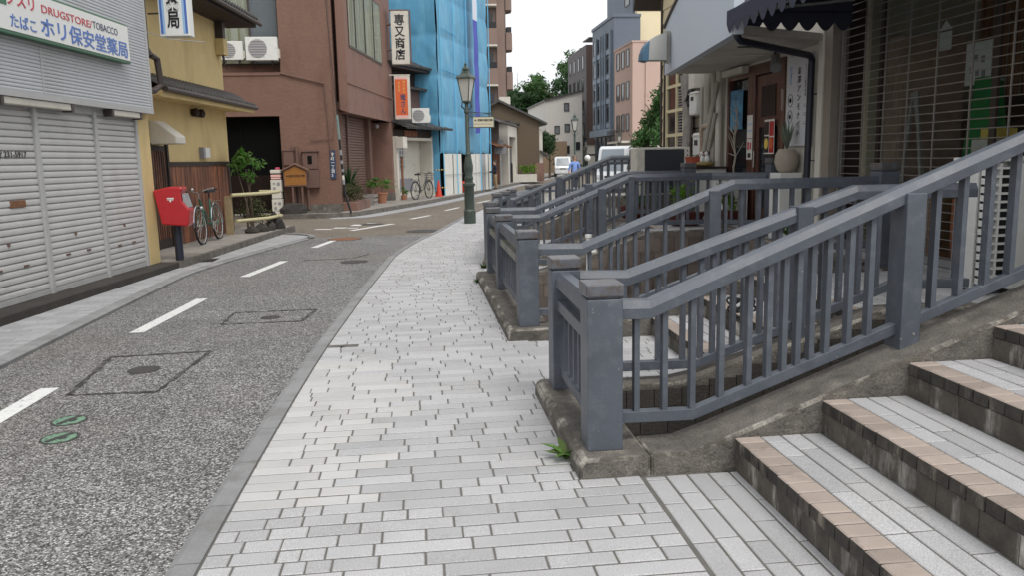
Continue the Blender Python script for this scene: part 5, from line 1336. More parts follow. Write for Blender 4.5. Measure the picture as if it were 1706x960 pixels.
# ---- service wall and cream house beyond the cafe
sv = thing('service_wall', 'rough plank service wall with meters and pipes between cafe and cream house', 'wall', (FX, 14.4, FL))
m = MB(); rr = random.Random(5); z = FL
while z < 3.6: h = rr.uniform(.13, .2); m.box(FX+.02+rr.uniform(0, .03), FX+.2, 14.18, 15.0, z, z+h-.015); z += h
m.build('planks', [M('grey_plank', (.20, .17, .13), .85, .25, 7, isl=.3, b=.4, bs=30)], sv, world=True)
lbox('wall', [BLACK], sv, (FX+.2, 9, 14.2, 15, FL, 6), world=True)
m = MB(); m.tube([(FX-.1, 14.9, FL), (FX-.12, 14.93, 1.5), (FX-.08, 14.9, 2.3), (FX-.11, 14.95, 3.2)], [.07, .06, .075, .065], 8); m.build('log_post', [LOG], sv, world=True, smooth=True)
for i, (y, r, z0, z1, mt) in enumerate(((13.98, .07, FL, 3.1, PIPE), (13.75, .05, FL, 3.1, PIPE), (13.58, .05, FL, 3.1, WWALL), (14.22, .035, 1.2, 2.9, PIPE))):
    m = MB(); m.tube([(FX-.09, y, z0), (FX-.09, y, z1)], r, 10); m.build('pipe', [mt], sv, world=True, smooth=True)
for y0, z0, y1, z1 in ((14.1, 1.3, 13.5, 2.9), (14.0, 1.2, 13.55, 2.4), (14.15, 1.3, 13.6, 2.7)):
    m = MB(); m.tube([(FX-.16, y0, z0), (FX-.16, y1, z1)], .035, 7); m.build('slanted_pipe', [PIPE], sv, world=True)
m = MB(); m.tube([(FX-.15, 13.75, 2.2), (FX-.15, 13.98, 2.2), (FX-.15, 14.05, 2.12), (FX-.15, 14.06, 1.75)], .05, 9); m.build('elbow', [M('tan_pipe', (.36, .28, .21), .6, .1, 6)], sv, world=True, smooth=True)
for y, z, w_, h_, lab in ((14.42, 2.42, .34, .42, 'white electricity meter high on the plank wall'), (14.2, 1.52, .34, .58, 'white gas meter box low on the plank wall')):
    t = thing('meter', lab, 'meter', (FX, y, z)); lbox('casing', [WHITE], t, (FX-.2, FX-.02, y-w_/2, y+w_/2, z, z+h_), world=True, bevel=.03); lbox('dial', [SIGNK], t, (FX-.206, FX-.2005, y-.08, y+.06, z+h_*.62, z+h_*.78), world=True); lbox('top_cover', [OFFW], t, (FX-.21, FX-.04, y-w_/2-.01, y+w_/2+.01, z+h_*.9, z+h_*.93), world=True)
jb = thing('junction_box', 'black cable tangle and box under the soffit above the meters', 'cable box', (FX, 14.7, 3)); lbox('box', [OFFW], jb, (FX-.2, FX-.02, 14.3, 14.62, 2.9, 3.2), world=True); m = MB(); rr = random.Random(1)
for k in range(7): y = 14.75; m.tube([(FX-.12, y, 2.9), (FX-.15, y+rr.uniform(-.2, .2), 2.7+rr.uniform(0, .2)), (FX-.14, y-.1+rr.uniform(-.2, .2), 2.6), (FX-.1, y, 2.95)], .018, 5)
m.build('cables', [SIGNK], jb, world=True)
ch = thing('cream_house', 'cream clapboard house with a tall window of cream bars', 'house', (FX, 16, FL))
lbox('wall', [CREAMS], ch, (FX+.02, 9, 15.0, 17.0, FL, 6.5), world=True)
m = MB(); z = FL
while z < 6.3:
    m.prism([(FX+.019, z), (FX-.02, z), (FX-.005, z+.27), (FX+.019, z+.27)], 'y', 16.35, 17.0); m.prism([(FX+.019, z), (FX-.02, z), (FX-.005, z+.27), (FX+.019, z+.27)], 'y', 15.0, 16.35) if z > 3.2 else None; z += .275
m.build('clapboard', [CREAMS], ch, world=True)
wn = lbox('window', [CREAMS], ch, *[(FX-.06, FX+.018, y, y+.06, 1.6, 3.4) for y in (16.2, 15.52, 15.05)], *[(FX-.055, FX+.017, 15.06, 16.2, z, z+.06) for z in (1.6, 2.08, 2.56, 3.04)], world=True)
lbox('pane', [M('dark_pane', (.012, .012, .015), .08, .1, 4)], wn, (FX-.02, FX+.016, 15.1, 16.2, 1.62, 3.4), world=True)
lbox('blind', [SIGNGR], wn, *[(FX-.026, FX-.021, 15.12, 15.5, 1.7+k*.055, 1.72+k*.055) for k in range(24)], world=True)
lbox('corner_board', [DKALU], ch, (FX-.09, FX-.03, 16.30, 16.36, FL, 3.6), (FX-.05, FX+.018, 16.94, 17.02, FL, 6.3), world=True)
lbox('letter_box', [SIGNGR], ch, (FX-.16, FX-.061, 15.6, 16.0, 1.72, 1.84), world=True)
m = MB(); m.prism([(16.6, 6.0), (17.5, 4.95), (17.5, 4.75), (16.4, 5.95)], 'x', FX-.5, 9); m.prism([(15.0, 6.5), (17.3, 5.1), (17.3, 5.0), (15.0, 6.35)], 'x', FX-.35, 9); m.build('roof', [DKALU], ch, world=True)
aq = thing('air_conditioner', 'wide cream outdoor unit with a dark louvred face behind the railings', 'air conditioner', (4.45, 14.6, .65))
lbox('casing', [OFFW], aq, (3.95, 4.98, 14.42, 14.85, 1.0, 1.86), world=True, bevel=.015); lbox('louvre', [M('dark_louvre', (.028, .034, .042), .6, .1, 8)], aq, (4.10, 4.86, 14.40, 14.418, 1.04, 1.82), world=True); lbox('foot', [CONC], aq, (4.0, 4.9, 14.45, 14.8, .64, .998), world=True)
m = MB()
for k in range(4): m.lathe([(.02, 0), (.02, .004)], 8); 
for i in range(len(m.v)): a, b, c = m.v[i]; m.v[i] = (4.92+a, 14.418-c, 1.55+.08*(i//16)+b)
m.build('holes', [SIGNK], aq, world=True)
MB.ymap = None
# white counter with ornaments
wc = thing('counter', 'white counter with a dark top below the cafe display window', 'counter', (4.85, 13.3, .65)); lbox('body', [WHITE], wc, (4.62, 5.1, 13.05, 13.85, .65, 1.48), world=True, bevel=.01); lbox('top', [REDP if 0 else WOODD], wc, (4.58, 5.13, 13.0, 13.9, 1.482, 1.51), world=True)
wc2 = thing('counter', 'low white shelf with a maroon top by the cafe door', 'counter', (4.95, 12.6, .65)); lbox('body', [WHITE], wc2, (4.8, 5.12, 12.2, 12.95, .65, 1.32), world=True); lbox('top', [POTR], wc2, (4.77, 5.14, 12.15, 12.97, 1.322, 1.35), world=True)
fb = thing('flower_box', 'orange red planter box on the white counter', 'planter', (4.75, 13.6, 1.51)); m = MB(); m.prism([(4.68, 1.512), (4.92, 1.512), (4.96, 1.68), (4.64, 1.68)], 'y', 13.45, 13.8); m.build('box', [M('orange_clay', (.36, .075, .04), .7, .15, 9)], fb, world=True); rr = random.Random(7); m = leaves(MB(), (0.03, 0, .15), (.16, .16, .08), 70, .03, rng=rr); m.build('foliage', [LEAFH], fb)
for y, lab in ((13.30, 'small white bird ornament nearer the orange planter'), (13.08, 'small white bird ornament at the near end of the counter')):
    t = thing('bird_ornament', lab, 'ornament', (4.78, y, 1.51)); m = MB(); m.ball((0, 0, .045), (.13, .1, .045), 10, 6); m.build('nest', [M('nest', (.22, .17, .06), .9, .3, 20)], t); m = MB(); m.ball((0, 0, .12), (.05, .05, .08), 10, 7); m.ball((-.015, 0, .215), .038, 9, 6); b = m.build('body', [WHITE], t, smooth='all'); m = MB(); m.tube([(-.05, 0, .215), (-.085, 0, .205)], [.012, .002], 6); m.build('beak', [SIGNO], b); m = MB(); m.ball((.01, 0, .235), (.032, .036, .022), 8, 5); m.build('cap', [SIGNK], b)
# dry branch, agave jar, red planters
dbp = thing('dry_branch', 'tall twisted dry branch standing against the cafe window', 'branch', (5.05, 12.55, .65)); m = MB(); rr = random.Random(15)
P = [Vector((5.03+rr.uniform(-.03, .03), 12.55+rr.uniform(-.05, .05), .65+.17*k)) for k in range(11)]; m.tube(P, [.022-.0012*k for k in range(11)], 5)
for k in range(14): b = P[rr.randrange(6, 11)]; e_ = b+Vector((rr.uniform(-.1, .05), rr.uniform(-.3, .3), rr.uniform(.05, .4))); m.tube([b, (b+e_)/2+Vector((0, rr.uniform(-.05, .05), 0)), e_], [.01, .007, .003], 4)
m.build('branch', [M('pale_branch', (.36, .32, .26), .9, .15, 9)], dbp, world=True)
jr = thing('agave_jar', 'round beige jar of silvery agave on a white stand by the cafe wall', 'planter', (5.02, 10.68, FL)); jr.scale = (.62, .62, .97)
lbox('stand', [WHITE], jr, (-.26, .26, -.26, .26, 0, .93), bevel=.02)
m = MB(); m.lathe([(.14, .932), (.21, .98), (.255, 1.08), (.24, 1.18), (.17, 1.26), (.15, 1.24)], 20); m.build('jar', [M('beige_jar', (.36, .31, .25), .8, .12, 6, b=.3, bs=40)], jr, smooth=True); m = MB(); rr = random.Random(3)
for k in range(22):
    a = rr.uniform(0, 6.28); L = rr.uniform(.28, .5); sl_ = rr.uniform(.15, .6); s_ = Vector((-math.sin(a), math.cos(a), 0))*.03; d_ = Vector((math.cos(a), math.sin(a), 0))
    q = [Vector((0, 0, 1.24))+d_*(sl_*L*t_)+Vector((0, 0, L*t_*.9)) for t_ in (0, .5, 1)]; m.add([q[0]-s_*.6, q[0]+s_*.6, q[1]+s_, q[2], q[1]-s_], [(0, 1, 2, 4), (4, 2, 3)])
m.build('leaves', [LEAFS], jr)
for i, (x, y, lab) in enumerate(((4.02, 11.9, 'red oval planter with leafy greens on the landing, left one'), (4.62, 11.95, 'red oval planter with leafy greens on the landing, right one'), (3.75, 13.9, 'small brown planter with greens behind the farther rail'))):
    t = thing('planter', lab, 'planter', (x, y, .655), group='planters on the landing'); m = MB(); m.lathe([(.16, 0), (.22, .12), (.24, .2), (.21, .2), (.2, .16)], 18); m.v = [(a*1.25, b*.85, c) for a, b, c in m.v]; m.build('pot', [POTR], t, smooth=True); rr = random.Random(60+i); m = leaves(MB(), (0, 0, .42), (.28, .2, .26), 260, .05, rng=rr); m.build('foliage', [LEAFY if i < 2 else LEAF], t)
gp = thing('shrub', 'small green shrub in the gap beside the second flight of steps', 'shrub', (3.9, 8.05, .56)); m = MB(); m.lathe([(.12, 0), (.15, .2)], 10); m.build('pot', [POTT], gp); rr = random.Random(77); m = leaves(MB(), (0, 0, .4), (.3, .22, .22), 240, .05, rng=rr); m.build('foliage', [LEAF], gp)
# hose coil on the steps, white vents in the well
hc = thing('cable_coil', 'coil of black cable lying on the steps between the railings', 'cable', (2.55, 6.15, .365)); m = MB(); rr = random.Random(18)
for k in range(5): r_ = .08+.009*k; m.tube([(r_*math.cos(a), r_*math.sin(a)*.8, .03+.07*(math.sin(a+k)+1)+.01*k) for a in [6.283*i/18 for i in range(19)]], .009, 5)
m.build('coil', [SIGNK], hc)
for x, y, z, h_, lab in ((1.95, 9.2, -.8, 1.62, 'white vent pipe rising from the big well'), (1.75, 8.7, -.8, 1.25, 'shorter white vent pipe in the big well')):
    t = thing('vent_pipe', lab, 'vent pipe', (x, y, z)); m = MB(); m.lathe([(.028, 0), (.028, h_-.14), (.038, h_-.13), (.038, h_-.10), (.028, h_-.09), (.028, h_-.04), (.04, h_-.035), (.04, h_)], 14); m.build('pipe', [WHITE], t, smooth=True); m = MB(); m.lathe([(.10, h_-.2), (.09, h_-.17), (.03, h_-.14)], 14); m.build('flange', [WHITE], t, smooth=True)
# ================================================================ far street
def bld(name, label, cat, mat, x0, x1, y0, y1, z1, z0=.1):
    t = thing(name, label, cat, (x0, y0, z0)); m = MB(); m.box(x0, x1, y0, y1, z0, z1); m.build('wall', [mat], t, world=True); return t
def win_x(t, x, y0, y1, z0, z1, side=-1, fm=None, pm=None, d=.06):
    f = MB(); f.box(x, x+side*d, y0, y0+.1, z0, z1); f.box(x, x+side*d, y1-.1, y1, z0, z1); f.box(x, x+side*d, y0+.1, y1-.1, z0, z0+.1); f.box(x, x+side*d, y0+.1, y1-.1, z1-.1, z1)
    f = f.build('window', [fm or DKALU], t, world=True); lbox('pane', [pm or DPANE], f, (x, x+side*.02, y0+.1, y1-.1, z0+.1, z1-.1), world=True)
def win_y(t, y, x0, x1, z0, z1, fm=None, pm=None, d=.08):
    f = MB(); f.box(x0, x0+.08, y-d, y, z0, z1); f.box(x1-.08, x1, y-d, y, z0, z1); f.box(x0+.08, x1-.08, y-d, y, z0, z0+.08); f.box(x0+.08, x1-.08, y-d, y, z1-.08, z1)
    f = f.build('window', [fm or DKALU], t, world=True); lbox('pane', [pm or DPANE], f, (x0+.08, x1-.08, y-.02, y, z0+.08, z1-.08), world=True)
DPANE = M('far_pane', (.03, .035, .042), .12, .2, .6)
GPANE = M('far_pane_grey', (.16, .18, .19), .2, .2, .6)
APT = M('apartment_tile', (.165, .125, .108), .8, .08, 1.2); APTB = M('apartment_band', (.235, .165, .135), .8, .08, 1.2)
# apartment tower behind the sheeting
ap = bld('apartment_tower', 'tall brown apartment tower with balconies behind the blue sheeting', 'building', APT, -6, 7.0, 62, 80, 26)
for k in range(8):
    z = 4.35+2.85*k
    b = lbox('balcony', [APTB], ap, (4.5, 6.25, 61.2, 62, z, z+1.15), world=True); lbox('railing', [SIGNK], b, (5.3, 6.2, 61.22, 61.3, z+1.16, z+1.6), world=True); lbox('slab', [OFFW], b, (4.5, 6.27, 61.18, 62, z-.12, z-.002), world=True)
    c = MB(); c.prism([(7.0, 61.9), (7.3, 61.9), (7.5, 62.3), (7.55, 63.4), (7.0, 64)], 'z', z-.3, z+.95); c = c.build('balcony', [APTB], ap, world=True); lbox('railing', [SIGNK], c, (7.06, 7.42, 62.0, 63.2, z+.955, z+1.35), world=True)
    lbox('door', [DPANE], ap, (4.8, 6.0, 61.95, 61.999, z+1.2, z+2.3), world=True)
lbox('pilaster', [APTB], ap, (6.3, 6.9, 61.85, 61.999, .1, 26), world=True)
# old dark house beside the hoarding
oh = thing('old_house', 'old dark timber house with a sagging tiled eave', 'house', (4.2, 46.2, .1)); A4 = math.atan2(8, 2.0); oh.rotation_euler = (0, 0, A4)
lbox('wall', [WOODD], oh, (.05, 7.0, .5, 8, 0, 4.2)); tile_roof(-.4, 7.6, -.7, 3.62, 4, 5.6, wav=.25).build('roof', [TILE], oh)
lbox('door', [DARKD2], oh, (.6, 2.0, .44, .498, 0, 2.1), (2.1, 3.4, .44, .498, 0, 2.1)); tile_roof(-.1, 7, -.35, 2.35, .6, 2.75, wav=.25).build('lower_eave', [RUST], oh); lbox('post', [WOOD], oh, (.15, .3, .3, .499, 0, 2.3)); lbox('lattice', [WOOD], oh, *[(3.6+k*.25, 3.7+k*.25, .42, .498, .2, 2.1) for k in range(12)])
# white garage front and brown house
wg = thing('garage', 'white concrete garage front with a dark grey door', 'garage', (6.1, 54.1, .1)); wg.rotation_euler = (0, 0, math.atan2(3.6, 1.05))
lbox('wall', [WWALL], wg, (0, .5, 0, 3, 0, 4.0), (3.2, 3.75, 0, 3, 0, 4.0), (.5, 3.2, 0, 3, 3.1, 4.0)); lbox('back_wall', [SIGNGR], wg, (.5, 3.2, .9, 3, 0, 3.1)); lbox('door', [M('grey_door', (.10, .095, .10), .5, .1, 4)], wg, (1.7, 3.2, .3, .4, 0, 2.5)); lbox('roof_edge', [TILE], wg, (-.2, 3.9, -.2, 3, 4.0, 4.12))
bh = thing('brown_house', 'plain brown gabled house end beside a clipped hedge', 'house', (7.2, 57.8, .1))
m = MB(); m.prism([(5.0, .1), (8.75, .1), (8.75, 4.35), (7.2, 5.2), (5.9, 5.75), (5.0, 5.3)], 'y', 57.8, 66); m.build('wall', [M('olive_brown', (.115, .085, .057), .9, .06, 1.2)], bh, world=True)
m = MB(); m.prism([(4.6, 5.2), (5.9, 5.85), (9.3, 4.2), (9.3, 4.05), (5.9, 5.68), (4.6, 5.0)], 'y', 57.5, 66); m.build('roof', [TILE], bh, world=True)
lbox('street_wall', [WWALL], bh, (8.76, 9.0, 57.9, 66, .1, 3.8), world=True)
win_x(bh, 9.0, 58.2, 60.5, 2.2, 3.6, 1); m = MB(); m.prism([(8.8, 2.3), (9.5, 1.95), (9.5, 1.85), (8.8, 2.15)], 'y', 57.6, 66); m.build('lower_eave', [TILE], bh, world=True)
lbox('tank', [OFFW], bh, (6.2, 7.0, 60, 61, 5.3, 6.2), world=True); lbox('base_course', [BROWN2], bh, (8.4, 9.05, 57.6, 57.79, .1, 1.4), world=True)
hg2 = thing('hedge', 'bright green clipped hedge on a white block wall', 'hedge', (7.7, 57.0, .1)); lbox('block_wall', [WWALL], hg2, (6.7, 8.4, 56.8, 57.3, .1, .65), (6.7, 6.8, 56.8, 57.3, .651, 1.45), world=True); rr = random.Random(90); m = leaves(MB(), (.1, .05, .9), (.75, .3, .34), 500, .09, rng=rr); m.build('foliage', [LEAFY], hg2)
hf = thing('house', 'grey roofed house far up the street behind the brown one', 'house', (9.4, 75, .1)); lbox('wall', [CREAMS], hf, (9.5, 13.0, 88, 96, .1, 5.0), world=True); m = MB(); m.prism([(9.2, 4.9), (11.2, 6.2), (13.3, 4.9)], 'y', 87.6, 96); m.build('roof', [TILE], hf, world=True); win_y(hf, 87.99, 10.8, 12.3, 2.4, 3.8)
# white building far end
wb = thing('white_building', 'white three storey building at the bend of the street', 'building', (15.2, 95, .1))
m = MB(); m.prism([(15.2, .1), (19.5, .1), (19.5, 9.3), (18.9, 9.2), (15.2, 8.3)], 'y', 95, 110); m.build('wall', [M('white_render', (.62, .60, .56), .85, .04, 1)], wb, world=True); m = MB(); m.prism([(15.0, 8.25), (19.6, 9.3), (19.6, 9.5), (15.0, 8.42)], 'y', 94.8, 110); m.build('roof', [TILE], wb, world=True)
for x, z in ((17.35, 7.1), (16.2, 4.5), (17.4, 4.7), (17.35, 2.2), (18.6, 2.6)): win_y(wb, 94.999, x, x+.62, z, z+.95, pm=GPANE if z > 4 else DPANE)
lbox('annex', [M('tan_wall', (.30, .22, .15), .9, .06, 1)], wb, (13.8, 17.2, 92.5, 94.9, .1, 3.6), (13.8, 15.5, 92.5, 94.9, 3.601, 4.3), world=True)
# row on the right side (street faces x = const, end faces looking at us)
DG = M('dark_brick', (.135, .125, .128), .85, .06, .8, isl=.1); DGE = M('dark_brown_end', (.085, .055, .045), .8, .06, .8); BG = M('blue_grey_panel', (.125, .155, .20), .6, .06, .7); BG2 = M('blue_grey_light', (.20, .25, .31), .6, .06, .7); PK = M('pink_render', (.55, .40, .335), .85, .04, .7); CRM = M('cream_render', (.74, .66, .45), .85, .04, .6)
d1 = thing('dark_office', 'dark grey four storey building with narrow paired windows', 'building', (21.9, 104, .1)); lbox('wall', [DG], d1, (21.9, 30, 104, 116.5, 3.3, 15.8), world=True); lbox('end_wall', [DGE], d1, (21.95, 30, 103.9, 103.999, 3.3, 15.75), world=True); lbox('ground_floor', [WWALL], d1, (22.0, 30, 104.1, 116.4, .1, 3.299), world=True); lbox('roof_canopy', [SIGNK], d1, (22.3, 26, 104.2, 108, 16.6, 16.75), world=True)
for k in range(4):
    for j in range(4): win_x(d1, 21.9, 105.4+j*2.9, 106.7+j*2.9, 4.4+2.85*k, 6.2+2.85*k)
for y in (105.5, 110): lbox('shop_door', [GPANE], d1, (21.92, 21.99, y, y+2.6, .2, 2.7), world=True)
lbox('balcony_rail', [SIGNK], d1, (21.6, 21.89, 104.3, 116, 3.35, 4.2), world=True)
g1 = thing('blue_grey_office', 'tall blue grey building with vertical window bays', 'building', (20.0, 81.5, .1)); lbox('wall', [BG], g1, (20.0, 22.7, 81.6, 91.5, 3.9, 15.4), world=True); lbox('fin', [BG2], g1, *[(19.75, 19.999, y, y+.28, 4.6, 14.3) for y in (82.4, 84.6, 85.6, 86.7, 88.8)], world=True)
lbox('parapet', [BG], g1, (19.9, 22.74, 81.5, 91.6, 15.401, 15.7), world=True)
for k in range(4):
    for y0, y1 in ((82.75, 84.5), (84.95, 85.5), (86.0, 86.6), (87.1, 88.7), (89.2, 90.8)): win_x(g1, 20.0, y0, y1, 5.3+2.45*k, 6.9+2.45*k)
lbox('spandrel', [BG2], g1, *[(19.86, 19.998, 82.7, 90.9, 4.72+2.45*k, 5.2+2.45*k) for k in range(4)], world=True); lbox('ground_band', [BG2], g1, (19.6, 19.999, 81.6, 91.5, 3.9, 4.6), world=True); lbox('ground_floor', [DPANE], g1, (20.2, 22.7, 81.7, 91.4, .1, 3.899), world=True); lbox('shop_awning', [CANV], g1, (19.2, 20.199, 82, 91, 1.9, 2.1), world=True); lbox('mullion', [BG2], g1, *[(20.1, 20.199, y, y+.1, .1, 3.8) for y in (82, 84, 86, 88, 90)], world=True)
p1 = thing('pink_building', 'pink three storey building with a small balcony', 'building', (20.0, 75, .1)); lbox('wall', [PK], p1, (20.0, 31, 74.5, 81.4, 3.2, 12.0), world=True); lbox('ground_floor', [WWALL], p1, (20.1, 31, 74.6, 81.3, .1, 3.199), world=True); lbox('parapet', [PK], p1, (19.93, 31.05, 74.45, 81.45, 12.0, 12.15), world=True)
for k in range(3):
    for y in (75.6, 77.4, 79.2): win_x(p1, 20.0, y, y+1.2, 4.1+2.95*k, 5.75+2.95*k)
bal = lbox('balcony', [OFFW], p1, (19.1, 19.999, 75, 80.8, 3.0, 3.2), world=True); m = MB()
for k in range(20): m.box(19.12, 19.15, 75.05+k*.3, 75.1+k*.3, 3.2, 4.2)
m.box(19.1, 19.17, 75, 80.8, 4.2, 4.26); m.build('railing', [SIGNK], bal, world=True); lbox('shop_window', [SIGNB], p1, (20.0, 20.099, 75.5, 80.5, .8, 2.3), world=True); lbox('drain_pipe', [PK], p1, (21.2, 21.32, 74.38, 74.499, .1, 12), world=True)
cb = thing('cream_tower', 'tall pale cream building end rising behind the pink one', 'building', (22.6, 84, 12)); lbox('wall', [CRM], cb, (22.75, 33, 83, 83.9, 11, 30), world=True); lbox('side_wall', [BG], cb, (22.5, 33, 83.95, 95, 11, 30), world=True); lbox('joint', [WWALL], cb, (22.76, 33, 82.97, 82.999, 16.2, 16.28), world=True)
win_x(cb, 22.5, 85, 87, 13.5, 15.2); win_x(cb, 22.5, 85, 87, 17.2, 19)
# trees
def tree(label, x, y, z0, h, cr, n, sz, mat, seed, name='tree', ztr=None):
    t = thing(name, label, 'tree', (x, y, z0)); r = random.Random(seed); ht = h*.45
    m = MB(); m.tube([(0, 0, 0), (.05*h*.2, 0, ht*.6), (0, .02, h*.75)], [h*.03, h*.022, h*.008], 7)
    for k in range(7): a = r.uniform(0, 6.28); b = Vector((0, 0, h*r.uniform(.3, .6))); e = b+Vector((math.cos(a)*cr*.7, math.sin(a)*cr*.7, h*r.uniform(.1, .3))); m.tube([b, (b+e)/2+Vector((0, 0, .03*h)), e], [h*.012, h*.008, h*.003], 5)
    m.build('trunk', [BARK], t)
    m = MB()
    for k in range(9):
        a = r.uniform(0, 6.28); q = r.uniform(0, .75)*cr; zz = h*r.uniform(.42, .92); sh = 1-abs(zz/h-.6)*.9
        leaves(m, (math.cos(a)*q*sh, math.sin(a)*q*sh, zz), (cr*.52, cr*.52, h*.17), n//9, sz, rng=r)
    m.build('crown', [mat], t); return t
hill = MB(); hill.grid(lambda u, v: (-30+110*u, 125+90*v, -1+9*math.sin(math.pi*min(1, v*1.2))*math.exp(-((u-.5)*3)**2)), 20, 12); struct('hill', hill, [M('wooded_slope', (.03, .05, .02), .95, .4, .3)], label='wooded slope behind the street')
for i, (x, y, h, cr, lab) in enumerate(((15.5, 124, 9.5, 3.6, 'round broadleaf tree at the left end of the far grove'), (19.5, 128, 11.5, 4.0, 'broadleaf tree left of the middle of the far grove'), (23.0, 124, 13.0, 4.2, 'broadleaf tree in the middle of the far grove'), (27.0, 132, 15.5, 4.4, 'tallest broadleaf tree of the far grove, next to the dark building'), (17.5, 136, 10.5, 4.5, 'tree half hidden behind the far grove'))):
    tree(lab, x, y, 2.2, h, cr*1.2, 5600, .38, LEAF if i % 2 else LEAFD, 200+i).__setitem__('group', 'trees of the far grove')
tree('dark rounded street tree beside the far white van', 11.55, 70.5, 0, 4.1, 1.5, 3600, .15, LEAFD, 301)
tree('weeping willow like tree beside the cream house', 11.8, 38.5, 0, 4.9, 1.4, 6500, .13, LEAF, 302)
bz = thing('shrub', 'dark shrubs along the far pavement below the dark building', 'shrub', (17.0, 88, 0)); rr = random.Random(12); leaves(MB(), (0, 0, .8), (2.2, 1, .8), 500, .16, rng=rr).build('foliage', [LEAFD], bz)
# antenna mast behind the trees
am = thing('antenna_mast', 'thin antenna mast rising over the far trees', 'mast', (18.9, 150, 0)); m = MB(); m.tube([(0, 0, 0), (0, 0, 17.2)], [.15, .04], 5); m.build('mast', [GALV], am)

# ---------------------------------------------------------------- street lamps
def street_lamp(label, loc, sign=False):
    t = thing('street_lamp', label, 'street lamp', loc, 0, 'green lantern street lamps')
    m = MB(); m.lathe([(.17, -.02), (.17, .34), (.15, .37), (.145, .40)], 8, rot=.39); m.build('base', [LAMPG], t)
    m = MB(); m.lathe([(.135, .40), (.135, .98), (.15, 1.0), (.17, 1.02), (.17, 1.07), (.12, 1.1), (.11, 1.17), (.125, 1.2), (.12, 1.24), (.10, 1.3), (.12, 1.42), (.125, 1.55), (.09, 1.76), (.075, 1.83), (.085, 1.86), (.06, 1.9), (.058, 2.9), (.048, 2.92), (.075, 2.95), (.075, 3.0), (.055, 3.03), (.05, 3.18), (.09, 3.2), (.09, 3.24)], 14)
    pole = m.build('pole', [LAMPG], t, smooth=True)
    m = MB()
    for a in range(4): q = .785+a*1.571; m.tube([(.06*math.cos(q), .06*math.sin(q), 3.02), (.19*math.cos(q), .19*math.sin(q), 3.12), (.15*math.cos(q), .15*math.sin(q), 3.25)], .012, 5)
    m.build('scroll', [LAMPG], pole)
    m = MB(); m.lathe([(.115, 3.25), (.235, 3.83)], 4, rot=.3); m.build('lantern_glass', [LAMPGL], t)
    m = MB(); m.lathe([(.30, 3.83), (.30, 3.86), (.13, 3.97), (.12, 4.02), (.09, 4.03), (.11, 4.08), (.06, 4.13), (.03, 4.17), (.045, 4.2), (.01, 4.25)], 4, rot=.3)
    for a in range(4):
        q = .3+a*math.pi/2; m.tube([(.122*math.cos(q), .122*math.sin(q), 3.24), (.245*math.cos(q), .245*math.sin(q), 3.84)], .014, 5)
    m.lathe([(.14, 3.22), (.14, 3.26)], 4, rot=.3); m.build('lantern_frame', [LAMPG], t)
    return t
l0 = street_lamp('dark green lantern lamp post on the pale pavement with a direction sign', (1.40, 22.05, 0))
dup(l0, (9.1, 46.5, 0), .4, 'green lantern lamp post farther off, in front of the white building'); dup(l0, (19.0, 75.5, -.2), .4, 'small distant lantern lamp post in front of the pink building'); dup(l0, (19.6, 93.5, -.4), .4, 'most distant lantern lamp post, before the dark building')
ds = thing('direction_sign', 'cream direction sign with an arrow hung from the green lamp post', 'sign', (1.5, 22.05, 2.55))
lbox('board', [M('sign_cream', (.60, .55, .40), .5, .04, 4)], ds, (1.56, 2.10, 21.96, 22.0, 2.57, 2.83), world=True); lbox('frame', [LAMPG], ds, (1.44, 2.13, 21.955, 22.005, 2.83, 2.845), (1.44, 2.13, 21.955, 22.005, 2.545, 2.57), (2.10, 2.125, 21.955, 22.005, 2.571, 2.829), (1.44, 2.13, 21.975, 21.99, 2.88, 2.895), (1.44, 2.13, 21.975, 21.99, 2.93, 2.945), world=True)
text('lettering', '◀-･尾張町老舗交流館', SIGNK, (1.585, 21.957, 2.715), X1, U1, .49, .065, ds, True, off=.01); text('lettering', 'Owaricho Shinise Museum', SIGNGR, (1.585, 21.957, 2.635), X1, U1, .48, .035, ds, True)
m = MB(); m.tube([(1.40, 22.02, 2.98), (2.1, 21.98, 2.9)], .01, 5); m.build('bracket', [LAMPG], ds, world=True)
rs = thing('road_sign', 'thin grey pole with small plates on the far pavement', 'road sign', (5.05, 49.0, .1)); m = MB(); m.tube([(0, 0, 0), (0, 0, 2.75)], .035, 6); m.build('pole', [GALV], rs); lbox('plate', [SIGNGR], rs, (-.35, .35, -.06, -.04, 1.95, 2.35), (-.15, .2, -.06, -.04, 2.4, 2.75))

